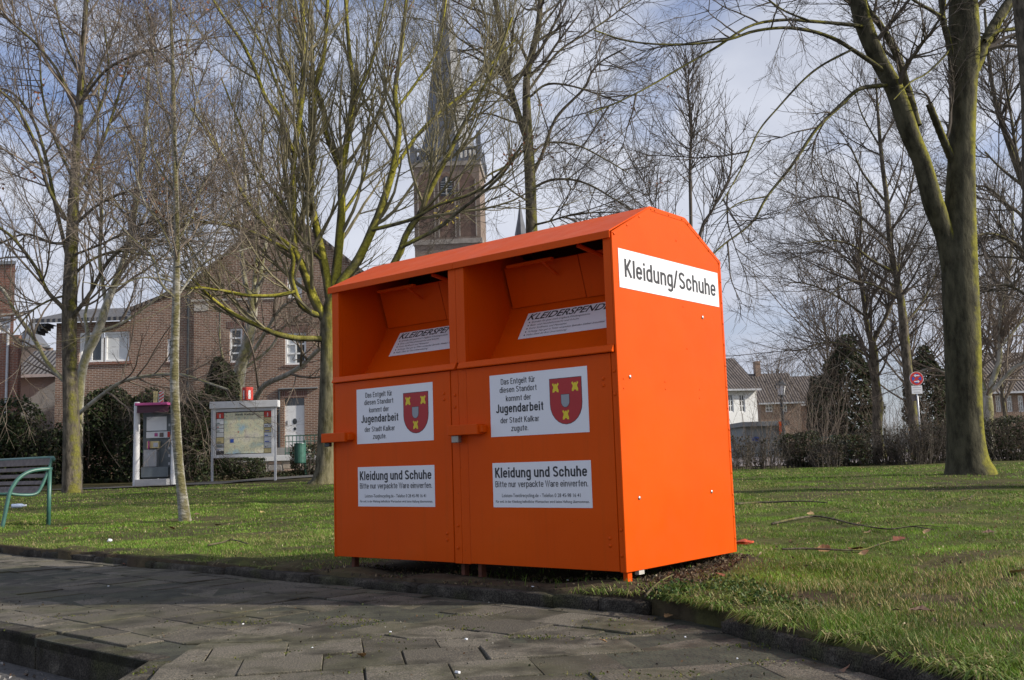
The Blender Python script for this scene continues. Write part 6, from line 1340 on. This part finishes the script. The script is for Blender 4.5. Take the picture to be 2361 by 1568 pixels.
    p = np.stack([x, y, zt(x, y) + .018], 1); vv, ff, cl = leafquads(p, .022, rng, ((.20, .12, .06), (.32, .24, .13), (.12, .06, .035), (.08, .06, .04), (.42, .36, .24)), .5); tag(link('leaf_crumbs', raw_mesh('leaf_crumbs', vv, [ff], False, cl), M['drycol']), 'bits of dead leaf and straw strewn over the lawn', 'leaf litter', kind='stuff')
    n = 2600; x = rng.uniform(-4.5, -1.35, n); y = rng.uniform(2.6, 6.2, n); e = (np.stack([x, y], 1) - EDGE0) @ en; ok = (e < -.03) & (x < -1.47); x, y = x[ok], y[ok]
    p = np.stack([x, y, np.full(len(x), PAVE_Z - .138)], 1); vv, ff, cl = leafquads(p, .020, rng, ((.14, .12, .10), (.40, .38, .35), (.10, .06, .035), (.08, .07, .06), (.25, .2, .15)), .8); tag(link('gravel', raw_mesh('gravel', vv, [ff], False, cl), M['drycol']), 'pale gravel and debris lying in the road gutter', 'gravel', kind='stuff')
    n = 2600; c = rng.uniform(0, 1, (60, 2)) * np.array([4.2, 2.3]) + np.array([-2.6, 3.0]); j = rng.integers(0, 60, n); q = c[j] + rng.normal(0, .05, (n, 2)) * np.array([1.6, .5]); 
    ok = (kerb_dist(q[:, 0], q[:, 1]) < -.01) & (((q - EDGE0) @ en > .0) | (q[:, 0] > -1.42)); q = q[ok]
    p = np.stack([q[:, 0], q[:, 1], np.full(len(q), PAVE_Z - .002) + rng.random(len(q)) * .010], 1); vv, ff, cl = leafquads(p, .011, rng, ((.10, .12, .02), (.07, .09, .02), (.14, .13, .03)), .7); tag(link('joint_moss', raw_mesh('joint_moss', vv, [ff], False, cl), M['leafcol']), 'green moss growing in the joints of the paving slabs', 'moss', kind='stuff')
grass()
def leaf_mesh(k):
    rng = np.random.default_rng(k); n = 9; t = np.linspace(0, 1, n); w = np.sin(np.pi * t ** .8) * .5 + .02; w[1:-1] *= rng.uniform(.75, 1.2, n - 2)
    V = []; curl = rng.uniform(.1, .5)
    for i in range(n):
        x = (t[i] - .5) * 1.2; z0 = curl * .25 * (x ** 2) * 2
        V += [(x, -w[i], z0 + .28 * w[i] * rng.uniform(.6, 1.4)), (x, 0, z0), (x, w[i], z0 + .28 * w[i] * rng.uniform(.6, 1.4))]
    F = []
    for i in range(n - 1):
        for j in range(2): F.append((i * 3 + j, i * 3 + j + 1, i * 3 + 3 + j + 1, i * 3 + 3 + j))
    me = bpy.data.meshes.new('leaf'); me.from_pydata(V, [], F); me.update(); return me
def small_things():
    rng = np.random.default_rng(31)
    lm = [pm('dead_leaf', c, .7, .25, 4) for c in ((.30, .17, .07), (.42, .28, .13), (.20, .07, .035), (.14, .085, .05))]
    meshes = []
    for k in range(8):
        me = leaf_mesh(k); me.materials.append(lm[k % 4]); meshes.append(me)
    def leaf(px, py, size, lab, grp, z=None, k=None):
        Yg = gz(px, py, .0)[1]
        for _ in range(6): zz = float(zt(*gz(px, py, 0.)[:2])) if z is None else z; p = gz(px, py, min(zz, .45) if z is None else z); zz = float(zt(p[0], p[1])) if z is None else z
        p = gz(px, py, zz)
        o = link('fallen_leaf', meshes[rng.integers(8) if k is None else k], None, None, (p[0], p[1], zz + .022 if z is None else zz + .006), (rng.normal(0, .3), rng.normal(0, .3), rng.uniform(0, 6.3))); o.scale = (size,) * 3
        tag(o, lab, 'leaf', grp)
    for px, py, s, lab in ((360, 1168, .10, 'dry leaf on the lawn left of the whitish young trunk'), (455, 1190, .08, 'dry leaf just right of the whitish young trunk\'s foot'), (240, 1195, .08, 'dry leaf between the bench and the whitish young trunk'), (605, 1185, .07, 'dry leaf on the grass midway between young trunk and container'),
                            (690, 1180, .06, 'dry leaf near the container\'s left edge'), (505, 1215, .09, 'larger dry leaf right of the whitish young trunk, nearer the kerb'), (395, 1222, .07, 'dry leaf in front of the whitish young trunk\'s foot'), (150, 1225, .08, 'dry leaf just right of the bench\'s rear leg')):
        leaf(px, py, s, lab, 'fallen leaves on the left lawn')
    for px, py, s, k, lab in ((1870, 1190, .07, 1, 'pale leaf on the long curved branch'), (1986, 1211, .07, 1, 'pale leaf on the lawn below the middle of the long curved branch'), (2001, 1234, .06, 5, 'pale leaf below the long branch, right of its middle'), (2137, 1233, .06, 1, 'pale leaf under the thin end of the long branch'),
                               (1900, 1274, .08, 0, 'brown leaf at the fork of the thin branched twig'), (1975, 1275, .10, 2, 'reddish leaf at the right end of the thin twig'), (1992, 1283, .07, 5, 'pale leaf touching the reddish leaf by the thin twig'), (2074, 1251, .09, 2, 'dark red leaf right of the thin twig\'s tip'), (2280, 1235, .08, 3, 'dark brown leaf far right on the lawn'),
                               (1785, 1124, .06, 0, 'brown leaf far back on the right lawn beside the container'), (2350, 1330, .08, 1, 'yellow-brown leaf at the photo\'s right edge'), (2120, 1420, .07, 3, 'dull brown leaf on the grass near the right kerb'), (1660, 1335, .05, 2, 'small reddish leaf beside the container\'s bottom edge')):
        leaf(px, py, s, lab, 'fallen leaves on the right lawn', k=k)
    for px, py, s, lab in ((835, 1515, .035, 'small dead leaf on the slabs below the container\'s left door'), (1390, 1481, .03, 'small dead leaf on the slabs below the container\'s right door'), (1950, 1548, .04, 'small dead leaf on the slabs by the right kerb'), (290, 1303, .05, 'curled dead leaf at the foot of the left kerb'), (1540, 1424, .04, 'small dead leaf where the kerb ends beside the weeds')):
        leaf(px, py, s, lab, 'leaves on the pavement', PAVE_Z + .004)
    # fallen sticks
    def stick(pts, r0, r1, lab, twigs=()):
        P = []
        for px, py in pts:
            p = gz(px, py, .03)
            for _ in range(5): p = gz(px, py, float(zt(p[0], p[1])) + .025)
            P.append(p)
        P = np.array(P); c = P[0].copy(); r = empty('fallen_branch', tuple(c)); tag(r, lab, 'branch', 'fallen branches on the lawn')
        MB().tube(P - c, [r0, (r0 + r1) / 2, r1], 7, n=26).build('stem', M['bark_brown'], r, smooth=True)
        Q = catmull(P - c, 26)
        for i, dx, dy, dz in twigs: MB().tube([Q[i], Q[i] + np.array([dx * .5, dy * .5, dz]), Q[i] + np.array([dx, dy, dz * .5])], [r1, r1 * .4], 5, n=8).build('twig', M['bark_brown'], r)
    V = lambda x, y: (1441 + .3896 * x, 1095 + .3896 * y)
    stick([V(870, 290), V(1000, 260), V(1130, 245), V(1250, 265), V(1350, 290), V(1550, 320), V(1700, 305), V(1830, 325)], .012, .004, 'long curved bare branch lying on the right lawn', ((15, .3, .5, .08), (19, .3, -.3, .03), (10, .35, .6, .05)))
    stick([V(660, 172), V(770, 165), V(900, 160), V(1050, 155), V(1200, 165)], .016, .006, 'straight dark branch lying farther back on the right lawn', ((20, .5, .5, .05),))
    stick([V(930, 440), V(1050, 436), V(1190, 440), V(1320, 445), V(1420, 438), V(1500, 412), V(1590, 385)], .007, .003, 'thin branched twig on the right lawn near the container', ((12, .12, .25, .05), (15, .2, .4, .06)))
    stick([(480, 1257), (510, 1251), (530, 1245), (548, 1247), (572, 1254)], .010, .004, 'short dark forked stick on the grass left of the container', ((12, .1, -.2, .02),))
    stick([(1490, 1372), (1508, 1352), (1530, 1336), (1552, 1325)], .006, .003, 'bent pale root twig beside the container\'s front foot', ((10, .06, .03, .01), (6, .05, -.05, .0)))
    stick([V(1980, 150), V(2050, 130), V(2090, 95)], .006, .003, 'small upright twig far right on the lawn', ((14, .3, .2, .02),))
    # litter
    def crumple(name, mat, c, s, lab, cat, seed, flatz=.5):
        bm = bmesh.new(); bmesh.ops.create_icosphere(bm, subdivisions=2, radius=1)
        r = np.random.default_rng(seed)
        for v in bm.verts: k = 1 + r.normal(0, .22); v.co = Vector((v.co.x * s[0] * k, v.co.y * s[1] * k, max(v.co.z, -.4) * s[2] * k))
        me = bpy.data.meshes.new(name); bm.to_mesh(me); bm.free(); o = link(name, me, mat, None, c); tag(o, lab, cat)
    p = gz(1716, 1250, .02); crumple('crumpled_cloth', pm('orange_red_cloth', (.42, .06, .015), .7, .4, 20), (p[0], p[1], float(zt(p[0], p[1])) + .02), (.065, .05, .022), 'crumpled orange-red rag on the grass behind the container', 'rag', 2)
    p = gz(253, 1247, .02); crumple('paper_scrap', M['paper'], (p[0], p[1], float(zt(p[0], p[1])) + .03), (.028, .02, .018), 'crumpled white paper scrap on the grass near the kerb', 'paper', 5)
    p = gz(25, 1188, .03); b = empty('plastic_bottle', (p[0], p[1], float(zt(p[0], p[1])) + .05), math.radians(25)); tag(b, 'blue-white plastic bottle lying under the bench', 'bottle')
    bl = pm('bluish_plastic', (.42, .50, .66), .25, .15, 8); MB().lathe([(.03, 0), (.036, .01), (.034, .06), (.037, .1), (.034, .16), (.015, .2), (.014, .215)], 12).build('body', bl, b, rot=(0, math.pi / 2, 0), smooth=True); MB().lathe([(.017, .216), (.017, .235)], 10).build('cap', M['paper'], b, rot=(0, math.pi / 2, 0))
    st = [MB().box(-.5, .5, -.35, .35, -.2, .3).build('x', M['paper'], bevel=.14)]; me = st[0].data; bpy.data.objects.remove(st[0])
    for px, py, s in ((1055, 1552, .018), (1075, 1475, .013), (720, 1495, .010), (900, 1458, .010), (1580, 1470, .010), (1230, 1386, .014), (1605, 1418, .016), (250, 1352, .012), (560, 1440, .010), (1310, 1366, .012), (1700, 1520, .009)):
        p = gz(px, py, PAVE_Z + .004) ; on = kerb_dist(np.array([p[0]]), np.array([p[1]]))[0] > 0
        o = link('pebble', me, None, None, (p[0], p[1], (float(zt(p[0], p[1])) + .008) if on else PAVE_Z + .006 ), (rng.uniform(-.3, .3), 0, rng.uniform(0, 6))); o.scale = (s,) * 3; tag(o, 'small white pebble lying near the kerb or on the slabs', 'pebble', 'white pebbles')
small_things()
